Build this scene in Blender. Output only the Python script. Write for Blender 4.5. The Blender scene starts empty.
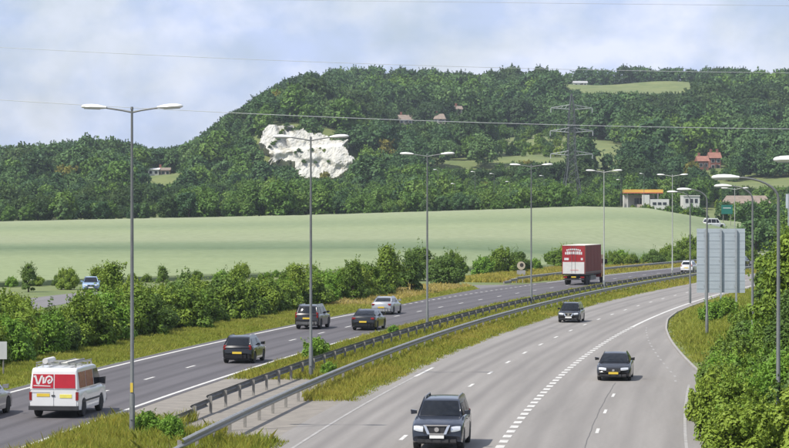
import bpy, bmesh, math, random
import numpy as np
from mathutils import Vector, Matrix

# ------------------------------------------------------------------ camera, sky, sun, exposure
SC = bpy.context.scene
COL = SC.collection
R = math.radians
F_PX = 2500.0                      # focal length in photograph pixels (photo is 789 wide)
cam_d = bpy.data.cameras.new('camera')
cam_d.sensor_width = 36.0
cam_d.lens = 36.0 * F_PX / 789.0
cam_d.clip_start = 0.5
cam_d.clip_end = 12000
cam = bpy.data.objects.new('camera', cam_d)
COL.objects.link(cam)
CAM_Z = 8.1
cam.location = (0, 0, CAM_Z)
cam.rotation_euler = (R(90) - math.atan(13.0 / F_PX), 0, 0)
SC.camera = cam

SUN_AZ = math.atan2(-0.80, -0.50)  # the sun stands behind the camera's left shoulder
SUN_EL = R(54)
world = bpy.data.worlds.new('World')
SC.world = world
world.use_nodes = True
wn, wl = world.node_tree.nodes, world.node_tree.links
wn.clear()
sky = wn.new('ShaderNodeTexSky')
sky.sky_type = 'NISHITA'
sky.sun_disc = False
sky.sun_elevation = SUN_EL
sky.sun_rotation = SUN_AZ
sky.air_density = 1.0
sky.dust_density = 1.6
sky.ozone_density = 1.6
tc = wn.new('ShaderNodeTexCoord')
mp = wn.new('ShaderNodeMapping')
mp.inputs['Scale'].default_value = (11.0, 11.0, 16.0)
mp.inputs['Location'].default_value = (3.3, 1.2, 0.55)
nz = wn.new('ShaderNodeTexNoise')
nz.inputs['Scale'].default_value = 1.0
nz.inputs['Detail'].default_value = 7.0
nz.inputs['Roughness'].default_value = 0.56
nz.inputs['Distortion'].default_value = 0.25
rp = wn.new('ShaderNodeValToRGB')
rp.color_ramp.elements[0].position = 0.40
rp.color_ramp.elements[0].color = (0.5, 0.5, 0.5, 1)
rp.color_ramp.elements[1].position = 0.62
rp.color_ramp.elements[1].color = (1, 1, 1, 1)
mp2 = wn.new('ShaderNodeMapping')
mp2.inputs['Scale'].default_value = (24.0, 24.0, 34.0)
mp2.inputs['Location'].default_value = (1.7, 5.1, 2.2)
nz2 = wn.new('ShaderNodeTexNoise')
nz2.inputs['Scale'].default_value = 1.0
nz2.inputs['Detail'].default_value = 5.0
nz2.inputs['Roughness'].default_value = 0.55
cr2 = wn.new('ShaderNodeValToRGB')
cr2.color_ramp.elements[0].position = 0.40
cr2.color_ramp.elements[0].color = (4.95, 5.9, 8.3, 1)     # grey-lilac cloud bodies
cr2.color_ramp.elements[1].position = 0.60
cr2.color_ramp.elements[1].color = (7.2, 7.65, 9.0, 1)     # bright cloud tops
mx = wn.new('ShaderNodeMix')
mx.data_type = 'RGBA'
bg = wn.new('ShaderNodeBackground')
bg.inputs['Strength'].default_value = 0.079
wo = wn.new('ShaderNodeOutputWorld')
wl.new(tc.outputs['Generated'], mp.inputs['Vector'])
wl.new(mp.outputs['Vector'], nz.inputs['Vector'])
wl.new(nz.outputs['Fac'], rp.inputs['Fac'])
wl.new(tc.outputs['Generated'], mp2.inputs['Vector'])
wl.new(mp2.outputs['Vector'], nz2.inputs['Vector'])
wl.new(nz2.outputs['Fac'], cr2.inputs['Fac'])
wl.new(rp.outputs['Color'], mx.inputs['Factor'])
wl.new(sky.outputs['Color'], mx.inputs['A'])
wl.new(cr2.outputs['Color'], mx.inputs['B'])
wl.new(mx.outputs['Result'], bg.inputs['Color'])
wl.new(bg.outputs['Background'], wo.inputs['Surface'])

sun_d = bpy.data.lights.new('sun', 'SUN')
sun_d.energy = 3.8
sun_d.angle = R(0.6)
sun_d.color = (1.0, 0.95, 0.87)
sun = bpy.data.objects.new('sun', sun_d)
COL.objects.link(sun)
sdir = Vector((math.sin(SUN_AZ) * math.cos(SUN_EL), math.cos(SUN_AZ) * math.cos(SUN_EL), math.sin(SUN_EL)))
sun.rotation_euler = sdir.to_track_quat('Z', 'Y').to_euler()
sun.location = sdir * 300

SC.view_settings.view_transform = 'Standard'
SC.view_settings.look = 'None'
SC.view_settings.exposure = 0.60
SC.view_settings.gamma = 1.0
SC.render.engine = 'CYCLES'
SC.cycles.use_denoising = True
SC.cycles.max_bounces = 6
SC.cycles.diffuse_bounces = 3
SC.cycles.glossy_bounces = 3
SC.cycles.transmission_bounces = 4
SC.cycles.transparent_max_bounces = 6
SC.cycles.volume_bounces = 0
SC.cycles.caustics_reflective = False
SC.cycles.caustics_refractive = False

rng = np.random.default_rng(7)
random.seed(7)

# ------------------------------------------------------------------ materials
MATS = {}


def lin(c):
    return tuple(c) + (1.0,)


def mat(name, color, rough=0.6, metal=0.0, var=0.12, scale=3.0, bump=0.0, coat=0.0, spec=0.5, color2=None, stretch=None, uv=False):
    """Principled material whose colour wanders a little with noise."""
    if name in MATS:
        return MATS[name]
    m = bpy.data.materials.new(name)
    m.use_nodes = True
    n, l = m.node_tree.nodes, m.node_tree.links
    b = n['Principled BSDF']
    b.inputs['Roughness'].default_value = rough
    b.inputs['Metallic'].default_value = metal
    b.inputs['Specular IOR Level'].default_value = spec
    b.inputs['Coat Weight'].default_value = coat
    b.inputs['Coat Roughness'].default_value = 0.05
    t = n.new('ShaderNodeTexCoord')
    mpn = n.new('ShaderNodeMapping')
    mpn.inputs['Scale'].default_value = stretch or (1, 1, 1)
    l.new(t.outputs['UV' if uv else 'Object'], mpn.inputs['Vector'])
    k = n.new('ShaderNodeTexNoise')
    k.inputs['Scale'].default_value = scale
    k.inputs['Detail'].default_value = 6
    k.inputs['Roughness'].default_value = 0.6
    l.new(mpn.outputs['Vector'], k.inputs['Vector'])
    cr = n.new('ShaderNodeValToRGB')
    c2 = color2 or tuple(min(1, x * (1 + var)) for x in color)
    c1 = color if color2 else tuple(x * (1 - var) for x in color)
    cr.color_ramp.elements[0].position = 0.3
    cr.color_ramp.elements[1].position = 0.7
    cr.color_ramp.elements[0].color = lin(c1)
    cr.color_ramp.elements[1].color = lin(c2)
    l.new(k.outputs['Fac'], cr.inputs['Fac'])
    l.new(cr.outputs['Color'], b.inputs['Base Color'])
    if bump:
        bp = n.new('ShaderNodeBump')
        bp.inputs['Strength'].default_value = bump
        bp.inputs['Distance'].default_value = 0.1
        l.new(k.outputs['Fac'], bp.inputs['Height'])
        l.new(bp.outputs['Normal'], b.inputs['Normal'])
    MATS[name] = m
    return m


def foliage(name, cols, trans=0.28, var_scale=0.05):
    """Leaves: colour from a ramp driven by the plant's own random number, a per-leaf tint and slow noise."""
    m = bpy.data.materials.new(name)
    m.use_nodes = True
    n, l = m.node_tree.nodes, m.node_tree.links
    b = n['Principled BSDF']
    out = n['Material Output']
    b.inputs['Roughness'].default_value = 0.62
    b.inputs['Specular IOR Level'].default_value = 0.25
    oi = n.new('ShaderNodeObjectInfo')
    at = n.new('ShaderNodeAttribute')
    at.attribute_name = 'tint'
    g = n.new('ShaderNodeNewGeometry')
    k = n.new('ShaderNodeTexNoise')
    k.inputs['Scale'].default_value = var_scale
    k.inputs['Detail'].default_value = 4
    l.new(g.outputs['Position'], k.inputs['Vector'])
    a1 = n.new('ShaderNodeMath'); a1.operation = 'MULTIPLY'; a1.inputs[1].default_value = 0.46
    l.new(oi.outputs['Random'], a1.inputs[0])
    a2 = n.new('ShaderNodeMath'); a2.operation = 'MULTIPLY_ADD'; a2.inputs[1].default_value = 0.34
    l.new(at.outputs['Fac'], a2.inputs[0]); l.new(a1.outputs[0], a2.inputs[2])
    a3 = n.new('ShaderNodeMath'); a3.operation = 'MULTIPLY_ADD'; a3.inputs[1].default_value = 0.5
    l.new(k.outputs['Fac'], a3.inputs[0]); l.new(a2.outputs[0], a3.inputs[2])
    a4 = n.new('ShaderNodeMath'); a4.operation = 'SUBTRACT'; a4.inputs[1].default_value = 0.14
    l.new(a3.outputs[0], a4.inputs[0])
    cr = n.new('ShaderNodeValToRGB')
    els = cr.color_ramp.elements
    while len(els) < len(cols):
        els.new(0.5)
    for i, (p, c) in enumerate(cols):
        els[i].position = p
        els[i].color = lin(c)
    l.new(a4.outputs[0], cr.inputs['Fac'])
    l.new(cr.outputs['Color'], b.inputs['Base Color'])
    tr = n.new('ShaderNodeBsdfTranslucent')
    hs = n.new('ShaderNodeHueSaturation')
    hs.inputs['Hue'].default_value = 0.485
    hs.inputs['Value'].default_value = 1.25
    l.new(cr.outputs['Color'], hs.inputs['Color'])
    l.new(hs.outputs['Color'], tr.inputs['Color'])
    ms = n.new('ShaderNodeMixShader')
    ms.inputs['Fac'].default_value = trans
    l.new(b.outputs['BSDF'], ms.inputs[1])
    l.new(tr.outputs['BSDF'], ms.inputs[2])
    l.new(ms.outputs['Shader'], out.inputs['Surface'])
    return m


M_WOOD = foliage('leaf_woodland', [(0.0, (0.022, 0.056, 0.024)), (0.35, (0.048, 0.108, 0.034)), (0.7, (0.086, 0.162, 0.044)), (1.0, (0.150, 0.225, 0.062))], 0.15, 0.010)
M_SCRUB = foliage('leaf_scrub', [(0.0, (0.055, 0.120, 0.022)), (0.5, (0.098, 0.188, 0.030)), (1.0, (0.168, 0.250, 0.046))], 0.16, 0.02)
M_HEDGE = foliage('leaf_hedge', [(0.0, (0.055, 0.098, 0.012)), (0.35, (0.105, 0.178, 0.018)), (0.7, (0.178, 0.255, 0.026)), (1.0, (0.245, 0.310, 0.044))], 0.15, 0.09)
M_BRIGHT = foliage('leaf_bright', [(0.0, (0.105, 0.200, 0.020)), (0.5, (0.140, 0.268, 0.028)), (1.0, (0.225, 0.345, 0.045))], 0.20, 0.2)
M_GOLD = foliage('leaf_golden', [(0.0, (0.15, 0.165, 0.03)), (0.6, (0.23, 0.215, 0.04)), (1.0, (0.30, 0.26, 0.06))], 0.3, 0.05)
M_DEEP = foliage('leaf_deep_green', [(0.0, (0.040, 0.080, 0.014)), (0.5, (0.085, 0.150, 0.022)), (1.0, (0.160, 0.225, 0.036))], 0.16, 0.05)
M_DARK = foliage('leaf_dark', [(0.0, (0.026, 0.060, 0.022)), (0.6, (0.052, 0.100, 0.028)), (1.0, (0.098, 0.150, 0.038))], 0.3, 0.02)
M_GRASS = foliage('tall_grass', [(0.0, (0.140, 0.200, 0.022)), (0.25, (0.230, 0.270, 0.036)), (0.50, (0.345, 0.325, 0.055)), (0.75, (0.435, 0.355, 0.090)), (1.0, (0.58, 0.51, 0.24))], 0.38, 0.10)
M_VERGE = foliage('verge_grass', [(0.0, (0.130, 0.195, 0.024)), (0.4, (0.215, 0.270, 0.034)), (0.75, (0.320, 0.330, 0.060)), (1.0, (0.43, 0.38, 0.11))], 0.38, 0.15)
M_BARK = mat('bark', (0.085, 0.066, 0.048), 0.9, var=0.3, scale=9)


# ------------------------------------------------------------------ mesh helpers
def mk(name, verts, faces, material=None, parent=None, smooth=False, sharp=None, loc=None, rotz=0.0, uvs=None):
    me = bpy.data.meshes.new(name)
    me.from_pydata([tuple(v) for v in verts], [], [tuple(f) for f in faces])
    if uvs is not None:
        ul = me.uv_layers.new(name='UVMap')
        idx = np.empty(len(me.loops), dtype=np.int32)
        me.loops.foreach_get('vertex_index', idx)
        ul.data.foreach_set('uv', np.asarray(uvs, dtype=np.float32)[idx].ravel())
    if material:
        me.materials.append(material)
    if smooth:
        me.polygons.foreach_set('use_smooth', [True] * len(me.polygons))
        if sharp:
            me.set_sharp_from_angle(angle=R(sharp))
    me.update()
    return link(name, me, parent, loc, rotz)


def link(name, me, parent=None, loc=None, rotz=0.0):
    o = bpy.data.objects.new(name, me)
    COL.objects.link(o)
    if parent is not None:
        o.parent = parent
    if loc is not None:
        o.location = loc
    if rotz:
        o.rotation_euler = (0, 0, rotz)
    return o


def tag(o, label=None, cat=None, group=None, kind=None):
    if label: o['label'] = label
    if cat: o['category'] = cat
    if group: o['group'] = group
    if kind: o['kind'] = kind
    return o


def thing(name, label, cat, loc=(0, 0, 0), rotz=0.0, group=None):
    o = link(name, None, None, loc, rotz)
    o.empty_display_size = 0.3
    return tag(o, label, cat, group)


def copy_tree(o, parent=None):
    c = o.copy()
    COL.objects.link(c)
    c.parent = parent
    for ch in list(o.children):
        copy_tree(ch, c)
    return c


class MB:
    """collects boxes, tubes, lathes and polygons into one mesh"""
    def __init__(self):
        self.v, self.f = [], []

    def add(self, vs, fs):
        k = len(self.v)
        self.v += [tuple(x) for x in vs]
        self.f += [tuple(i + k for i in f) for f in fs]
        return self

    def box(self, c, s, rz=0.0):
        x, y, z = s[0] / 2, s[1] / 2, s[2] / 2
        ca, sa = math.cos(rz), math.sin(rz)
        vs = []
        for dz in (-z, z):
            for dx, dy in ((-x, -y), (x, -y), (x, y), (-x, y)):
                vs.append((c[0] + dx * ca - dy * sa, c[1] + dx * sa + dy * ca, c[2] + dz))
        return self.add(vs, [(3, 2, 1, 0), (4, 5, 6, 7), (0, 1, 5, 4), (1, 2, 6, 5), (2, 3, 7, 6), (3, 0, 4, 7)])

    def tube(self, pts, rad, n=8, caps=True):
        pts = [Vector(p) for p in pts]
        if not hasattr(rad, '__len__'):
            rad = [rad] * len(pts)
        vs, fs = [], []
        for i, p in enumerate(pts):
            d = (pts[min(i + 1, len(pts) - 1)] - pts[max(i - 1, 0)]).normalized()
            up = Vector((0, 0, 1)) if abs(d.z) < 0.9 else Vector((1, 0, 0))
            a = d.cross(up).normalized()
            b = d.cross(a).normalized()
            for j in range(n):
                t = 2 * math.pi * j / n
                vs.append(p + (a * math.cos(t) + b * math.sin(t)) * rad[i])
        for i in range(len(pts) - 1):
            for j in range(n):
                fs.append((i * n + j, (i + 1) * n + j, (i + 1) * n + (j + 1) % n, i * n + (j + 1) % n))
        if caps:
            fs.append(tuple(range(n)))
            fs.append(tuple(range((len(pts) - 1) * n, len(pts) * n))[::-1])
        return self.add(vs, fs)

    def lathe_y(self, prof, n=20, c=(0, 0, 0)):
        """profile of (y, r) turned about the y axis through c"""
        vs, fs = [], []
        for (y, r) in prof:
            for j in range(n):
                t = 2 * math.pi * j / n
                vs.append((c[0] + r * math.cos(t), c[1] + y, c[2] + r * math.sin(t)))
        for i in range(len(prof) - 1):
            for j in range(n):
                fs.append((i * n + j, i * n + (j + 1) % n, (i + 1) * n + (j + 1) % n, (i + 1) * n + j))
        fs.append(tuple(range(n))[::-1])
        fs.append(tuple(range((len(prof) - 1) * n, len(prof) * n)))
        return self.add(vs, fs)

    def poly(self, pts):
        return self.add(pts, [tuple(range(len(pts)))])

    def slab(self, pts, off):
        """polygon given thickness along the vector off"""
        n = len(pts)
        o = Vector(off)
        vs = [Vector(p) for p in pts] + [Vector(p) + o for p in pts]
        fs = [tuple(range(n))[::-1], tuple(range(n, 2 * n))]
        for i in range(n):
            j = (i + 1) % n
            fs.append((i, j, n + j, n + i))
        return self.add(vs, fs)

    def build(self, name, material, parent=None, smooth=False, sharp=40, **k):
        return mk(name, self.v, self.f, material, parent, smooth, sharp, **k)

    def mesh(self, name, material, smooth=False, sharp=40):
        me = bpy.data.meshes.new(name)
        me.from_pydata(self.v, [], self.f)
        me.materials.append(material)
        if smooth:
            me.polygons.foreach_set('use_smooth', [True] * len(me.polygons))
            me.set_sharp_from_angle(angle=R(sharp))
        me.update()
        return me


def np_mesh(name, co, quads=None, tris=None, material=None, attrs=None):
    me = bpy.data.meshes.new(name)
    co = np.ascontiguousarray(co, dtype=np.float32)
    f = quads if quads is not None else tris
    k = f.shape[1]
    me.vertices.add(len(co))
    me.vertices.foreach_set('co', co.ravel())
    me.loops.add(f.size)
    me.loops.foreach_set('vertex_index', f.astype(np.int32).ravel())
    me.polygons.add(len(f))
    me.polygons.foreach_set('loop_start', np.arange(0, f.size, k, dtype=np.int32))
    me.polygons.foreach_set('loop_total', np.full(len(f), k, dtype=np.int32))
    for an, av in (attrs or {}).items():
        at = me.attributes.new(an, 'FLOAT', 'POINT')
        at.data.foreach_set('value', np.ascontiguousarray(av, dtype=np.float32))
    me.update(calc_edges=True)
    if material:
        me.materials.append(material)
    return me


# ------------------------------------------------------------------ the road's line (right carriageway's inner edge)
def ref_x(Y):
    u = np.asarray(Y, dtype=float) - 85.0
    lo = np.maximum(u, -85.0)
    return -3.64 + 0.105 * lo + 0.00045 * lo * lo + np.minimum(u + 85.0, 0) * 0.0285


def ref_s(Y):
    u = np.maximum(np.asarray(Y, dtype=float) - 85.0, -85.0)
    return 0.105 + 0.0009 * u


def P(Y, off, z=0.0):
    s = float(ref_s(Y))
    k = 1 / math.sqrt(1 + s * s)
    return Vector((float(ref_x(Y)) + off * k, Y - off * s * k, z))


def off_of(X, Y):
    """signed distance right of the reference line, about right for the gentle curve"""
    s = ref_s(Y)
    return (X - ref_x(Y)) / np.sqrt(1 + s * s)


_ys = np.arange(-60, 560, 0.5)
_xs = ref_x(_ys)
_arc = np.concatenate([[0], np.cumsum(np.hypot(np.diff(_ys), np.diff(_xs)))])


def arc_of(Y): return float(np.interp(Y, _ys, _arc))
def y_at(a): return float(np.interp(a, _arc, _ys))
def head(Y): return math.atan2(1.0, float(ref_s(Y)))      # heading going away from the camera


def kerb_off(Y):
    return np.interp(Y, [0, 118, 124, 134, 146, 158, 172, 187, 200, 560], [14.2, 14.2, 14.0, 13.1, 12.0, 10.9, 9.7, 8.6, 8.1, 8.0])


def left_edge(Y):
    return np.interp(Y, [0, 215, 256, 258, 275, 279, 560], [-17.0, -17.0, -19.0, -19.0, -17.6, -17.2, -17.1])


# ------------------------------------------------------------------ terrain
def sst(a, b, x):
    t = np.clip((x - a) / (b - a), 0, 1)
    return t * t * (3 - 2 * t)


HILL_ROWS = [
    (600, [(-400, 4.5), (-95, 5.0), (-23, 6.5), (25, 7.9), (44, 8.6), (58, 8.3), (71, 5.9), (95, 3.4), (160, 4), (400, 5)]),
    (700, [(-400, 6.5), (-100, 7), (50, 8.6), (75, 8.4), (110, 6.5), (160, 7.5), (400, 8)]),
    (900, [(-500, 14), (-110, 14), (-62, 18), (-54, 16.5), (-14, 16.5), (-6, 19), (60, 21), (100, 21), (125, 20), (200, 20), (500, 24)]),
    (930, [(-500, 15), (-110, 17), (-58, 26), (-51, 41), (-34, 41), (-20, 37), (-10, 29), (60, 26), (100, 24), (140, 22), (200, 26), (500, 26)]),
    (1100, [(-500, 20), (-150, 20), (-105, 29), (-62, 47), (0, 44), (60, 42), (150, 42), (250, 42), (500, 42)]),
    (1300, [(-600, 27), (-165, 25), (-125, 30), (-82, 52), (-50, 64), (0, 63), (100, 62), (300, 62), (600, 60)]),
    (1400, [(-650, 29), (-175, 31), (-140, 29), (-96, 54), (-60, 70), (-30, 73), (40, 70), (80, 71), (100, 72), (185, 73), (215, 70), (650, 66)]),
    (1500, [(-700, 30), (-240, 33), (-215, 32), (-183, 38), (-150, 30), (-123, 33), (-110, 41), (-96, 51), (-80, 63), (-63, 72), (-39, 78), (-27, 80), (33, 77), (69, 80), (100, 84), (195, 85), (215, 80), (260, 80), (700, 74)]),
    (1800, [(-700, 24), (-200, 26), (-60, 66), (0, 70), (100, 62), (200, 62), (260, 78), (700, 70)]),
    (2600, [(-700, 10), (0, 40), (700, 40)]),
    (5200, [(-700, 5), (700, 8)]),
]


# the hill's outline as seen up the valley: bearing (photo px) -> skyline height (photo px)
SKY_B = [-300, 0, 50, 85, 110, 130, 150, 175, 190, 205, 220, 231, 246, 262, 290, 330, 350, 400, 450, 480, 510, 580, 1100]
SKY_H = [152, 150, 148, 140, 141, 146, 152, 151, 146, 137, 126, 116, 110, 98, 80, 71, 67, 69, 73, 71, 67, 69, 69]


def sky_slope(X, Y): return (209 - np.interp(394.5 + X * F_PX / np.maximum(Y, 1), SKY_B, SKY_H)) / F_PX


def H(X, Y):
    X = np.asarray(X, dtype=float); Y = np.asarray(Y, dtype=float)
    X, Y = np.broadcast_arrays(X, Y)
    rows = [np.interp(X, [p[0] for p in r], [p[1] for p in r]) for _, r in HILL_ROWS]
    yy = [r[0] for r in HILL_ROWS]
    z = rows[0] * sst(265, 600, Y) ** 1.15
    offd = off_of(X, Y)
    z = np.where(Y < 600, z * sst(20, 60, -offd) + z * sst(60, 160, offd), z)
    for i in range(len(yy) - 1):
        t = np.clip((Y - yy[i]) / (yy[i + 1] - yy[i]), 0, 1)
        z = np.where(Y >= yy[i], rows[i] * (1 - t) + rows[i + 1] * t, z)
    z = np.where((Y > 720) & (Y < 1495) , np.minimum(z, np.maximum(CAM_Z + sky_slope(X, Y) * Y - 9.0, 7.0)), z)
    # soft undulation of the hill, and the grassy bank on the right of the slip road
    z = z + sst(640, 800, Y) * (1.4 * np.sin(X * 0.041 + 1.3) * np.sin(Y * 0.017) + 0.8 * np.sin(X * 0.09 + Y * 0.05))
    d = offd - kerb_off(Y) - 1.2
    z = z + 1.1 * sst(0, 9, d) * (1 - sst(300, 380, Y)) * (1 - sst(40, 70, d))
    return z


def hz(x, y): return float(H(x, y))


def grid_faces(nr, nc):
    i = np.arange(nr - 1)[:, None] * nc + np.arange(nc - 1)[None, :]
    return np.stack([i, i + 1, i + nc + 1, i + nc], -1).reshape(-1, 4)


ys = np.concatenate([np.arange(-80, 120, 20), np.arange(120, 340, 5), np.arange(340, 700, 10), np.arange(700, 880, 10), np.arange(880, 960, 3), np.arange(960, 1700, 12), np.arange(1700, 2600, 60), np.arange(2600, 5201, 300)])
ts = np.linspace(-1, 1, 281)
XX = ts[None, :] * (130 + 0.36 * np.maximum(ys, 0))[:, None]
YY = np.repeat(ys[:, None], len(ts), 1)
ZZ = H(XX, YY)
M_GROUND = mat('ground_grass', (0.088, 0.125, 0.034), 0.95, scale=0.11, color2=(0.160, 0.180, 0.058), bump=0.4)
gm = np_mesh('ground', np.stack([XX, YY, ZZ], -1).reshape(-1, 3), quads=grid_faces(len(ys), len(ts)), material=M_GROUND)
gm.polygons.foreach_set('use_smooth', [True] * len(gm.polygons))
tag(link('ground', gm), 'rough grassy ground of the valley rising to a wooded hill', kind='structure')

# ------------------------------------------------------------------ wheat field: a standing crop 0.6 m high
def field_mat():
    m = bpy.data.materials.new('green_wheat')
    m.use_nodes = True
    n, l = m.node_tree.nodes, m.node_tree.links
    b = n['Principled BSDF']
    b.inputs['Roughness'].default_value = 0.85
    b.inputs['Specular IOR Level'].default_value = 0.15
    g = n.new('ShaderNodeNewGeometry')
    m1 = n.new('ShaderNodeMapping'); m1.inputs['Scale'].default_value = (0.006, 0.022, 0)
    k1 = n.new('ShaderNodeTexNoise'); k1.inputs['Scale'].default_value = 1.0; k1.inputs['Detail'].default_value = 4
    l.new(g.outputs['Position'], m1.inputs['Vector']); l.new(m1.outputs['Vector'], k1.inputs['Vector'])
    k2 = n.new('ShaderNodeTexNoise'); k2.inputs['Scale'].default_value = 0.7; k2.inputs['Detail'].default_value = 5
    l.new(g.outputs['Position'], k2.inputs['Vector'])
    # a darker green band of colour across the low part of the field
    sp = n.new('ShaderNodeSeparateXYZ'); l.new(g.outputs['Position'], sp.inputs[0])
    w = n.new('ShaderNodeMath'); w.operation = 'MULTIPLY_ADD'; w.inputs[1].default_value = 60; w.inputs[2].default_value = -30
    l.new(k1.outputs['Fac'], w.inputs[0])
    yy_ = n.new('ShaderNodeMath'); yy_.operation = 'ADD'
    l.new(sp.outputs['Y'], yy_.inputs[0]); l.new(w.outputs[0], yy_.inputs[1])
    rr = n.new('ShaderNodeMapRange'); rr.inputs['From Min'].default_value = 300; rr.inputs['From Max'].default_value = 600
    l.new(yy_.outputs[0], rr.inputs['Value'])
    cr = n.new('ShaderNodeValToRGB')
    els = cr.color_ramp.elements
    pal, band_green = (0.230, 0.258, 0.156), (0.112, 0.156, 0.084)
    stops = [(0.0, (0.215, 0.256, 0.134)), (0.19, (0.212, 0.252, 0.134)), (0.27, band_green), (0.34, (0.150, 0.194, 0.108)), (0.44, pal), (0.56, (0.228, 0.264, 0.148)), (0.66, (0.182, 0.222, 0.124)), (0.76, (0.222, 0.258, 0.144)), (1.0, (0.246, 0.272, 0.166))]
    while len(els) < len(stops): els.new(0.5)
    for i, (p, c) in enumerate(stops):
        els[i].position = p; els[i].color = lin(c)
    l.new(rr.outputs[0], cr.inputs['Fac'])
    mixn = n.new('ShaderNodeMix'); mixn.data_type = 'RGBA'; mixn.blend_type = 'MULTIPLY'; mixn.inputs['Factor'].default_value = 1
    c2 = n.new('ShaderNodeValToRGB')
    c2.color_ramp.elements[0].position = 0.25; c2.color_ramp.elements[0].color = (0.82, 0.84, 0.78, 1)
    c2.color_ramp.elements[1].position = 0.75; c2.color_ramp.elements[1].color = (1.1, 1.1, 1.08, 1)
    l.new(k2.outputs['Fac'], c2.inputs['Fac'])
    l.new(cr.outputs['Color'], mixn.inputs['A']); l.new(c2.outputs['Color'], mixn.inputs['B'])
    l.new(mixn.outputs['Result'], b.inputs['Base Color'])
    bp = n.new('ShaderNodeBump'); bp.inputs['Strength'].default_value = 0.35; bp.inputs['Distance'].default_value = 0.3
    l.new(k2.outputs['Fac'], bp.inputs['Height']); l.new(bp.outputs['Normal'], b.inputs['Normal'])
    return m


fx = np.arange(-260, 93, 2.0)
near = np.interp(fx, [-260, -45, -28, -12, 4, 20, 36, 52, 66, 80, 92], [248, 262, 285, 305, 322, 340, 368, 398, 425, 455, 485])
far = np.interp(fx, [-260, 56, 70, 92], [596, 598, 590, 520]) + 2.5 * np.sin(fx * 0.07) + rng.normal(0, 0.4, len(fx))
tt = np.concatenate([[0], np.linspace(0, 1, 90)])
FX = np.repeat(fx[None, :], len(tt), 0)
FY = near[None, :] + tt[:, None] * (far - near)[None, :]
FZ = H(FX, FY) + 0.6 + rng.normal(0, 0.03, FX.shape)
FZ[0] -= 0.75
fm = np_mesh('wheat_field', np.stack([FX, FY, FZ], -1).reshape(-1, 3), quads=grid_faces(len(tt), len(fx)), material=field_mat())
fm.polygons.foreach_set('use_smooth', [True] * len(fm.polygons))
tag(link('wheat_field', fm), 'pale green wheat field between the road and the wooded hill', kind='structure')


# ------------------------------------------------------------------ roads
def asphalt(name, c1, c2, track, tracks, rough=0.85):
    m = bpy.data.materials.new(name)
    m.use_nodes = True
    n, l = m.node_tree.nodes, m.node_tree.links
    b = n['Principled BSDF']
    b.inputs['Roughness'].default_value = rough
    b.inputs['Specular IOR Level'].default_value = 0.3
    t = n.new('ShaderNodeTexCoord')
    m1 = n.new('ShaderNodeMapping'); m1.inputs['Scale'].default_value = (0.8, 0.035, 1)
    l.new(t.outputs['UV'], m1.inputs['Vector'])
    k1 = n.new('ShaderNodeTexNoise'); k1.inputs['Scale'].default_value = 1.0; k1.inputs['Detail'].default_value = 6; k1.inputs['Roughness'].default_value = 0.65
    l.new(m1.outputs['Vector'], k1.inputs['Vector'])
    k2 = n.new('ShaderNodeTexNoise'); k2.inputs['Scale'].default_value = 6.0; k2.inputs['Detail'].default_value = 5
    l.new(t.outputs['UV'], k2.inputs['Vector'])
    ad = n.new('ShaderNodeMath'); ad.operation = 'MULTIPLY_ADD'; ad.inputs[1].default_value = 0.35
    l.new(k2.outputs['Fac'], ad.inputs[0]); l.new(k1.outputs['Fac'], ad.inputs[2])
    cr = n.new('ShaderNodeValToRGB')
    cr.color_ramp.elements[0].position = 0.45; cr.color_ramp.elements[0].color = lin(c1)
    cr.color_ramp.elements[1].position = 0.85; cr.color_ramp.elements[1].color = lin(c2)
    l.new(ad.outputs[0], cr.inputs['Fac'])
    last = cr.outputs['Color']
    sp = n.new('ShaderNodeSeparateXYZ'); l.new(t.outputs['UV'], sp.inputs[0])
    for u0, wd, amt in tracks:
        s1 = n.new('ShaderNodeMath'); s1.operation = 'SUBTRACT'; s1.inputs[1].default_value = u0
        l.new(sp.outputs['X'], s1.inputs[0])
        s2 = n.new('ShaderNodeMath'); s2.operation = 'ABSOLUTE'; l.new(s1.outputs[0], s2.inputs[0])
        mr = n.new('ShaderNodeMapRange'); mr.interpolation_type = 'SMOOTHSTEP'
        mr.inputs['From Min'].default_value = wd; mr.inputs['From Max'].default_value = 0.0
        mr.inputs['To Min'].default_value = 0.0; mr.inputs['To Max'].default_value = amt
        l.new(s2.outputs[0], mr.inputs['Value'])
        mxn = n.new('ShaderNodeMix'); mxn.data_type = 'RGBA'
        l.new(mr.outputs[0], mxn.inputs['Factor']); l.new(last, mxn.inputs['A']); mxn.inputs['B'].default_value = lin(track)
        last = mxn.outputs['Result']
    l.new(last, b.inputs['Base Color'])
    bp = n.new('ShaderNodeBump'); bp.inputs['Strength'].default_value = 0.12; bp.inputs['Distance'].default_value = 0.02
    l.new(k2.outputs['Fac'], bp.inputs['Height']); l.new(bp.outputs['Normal'], b.inputs['Normal'])
    return m


def strip(name, y0, y1, offs, z, material, step=2.0, parent=None):
    """a sheet along the road between offsets given as functions or numbers"""
    n = max(2, int((y1 - y0) / step) + 1)
    Y = np.linspace(y0, y1, n)
    vs, uv = [], []
    k = len(offs)
    for y in Y:
        for o in offs:
            ov = float(o(y)) if callable(o) else o
            vs.append(P(y, ov, z)); uv.append((ov, arc_of(y)))
    return mk(name, vs, grid_faces(n, k), material, parent, uvs=uv)


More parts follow.
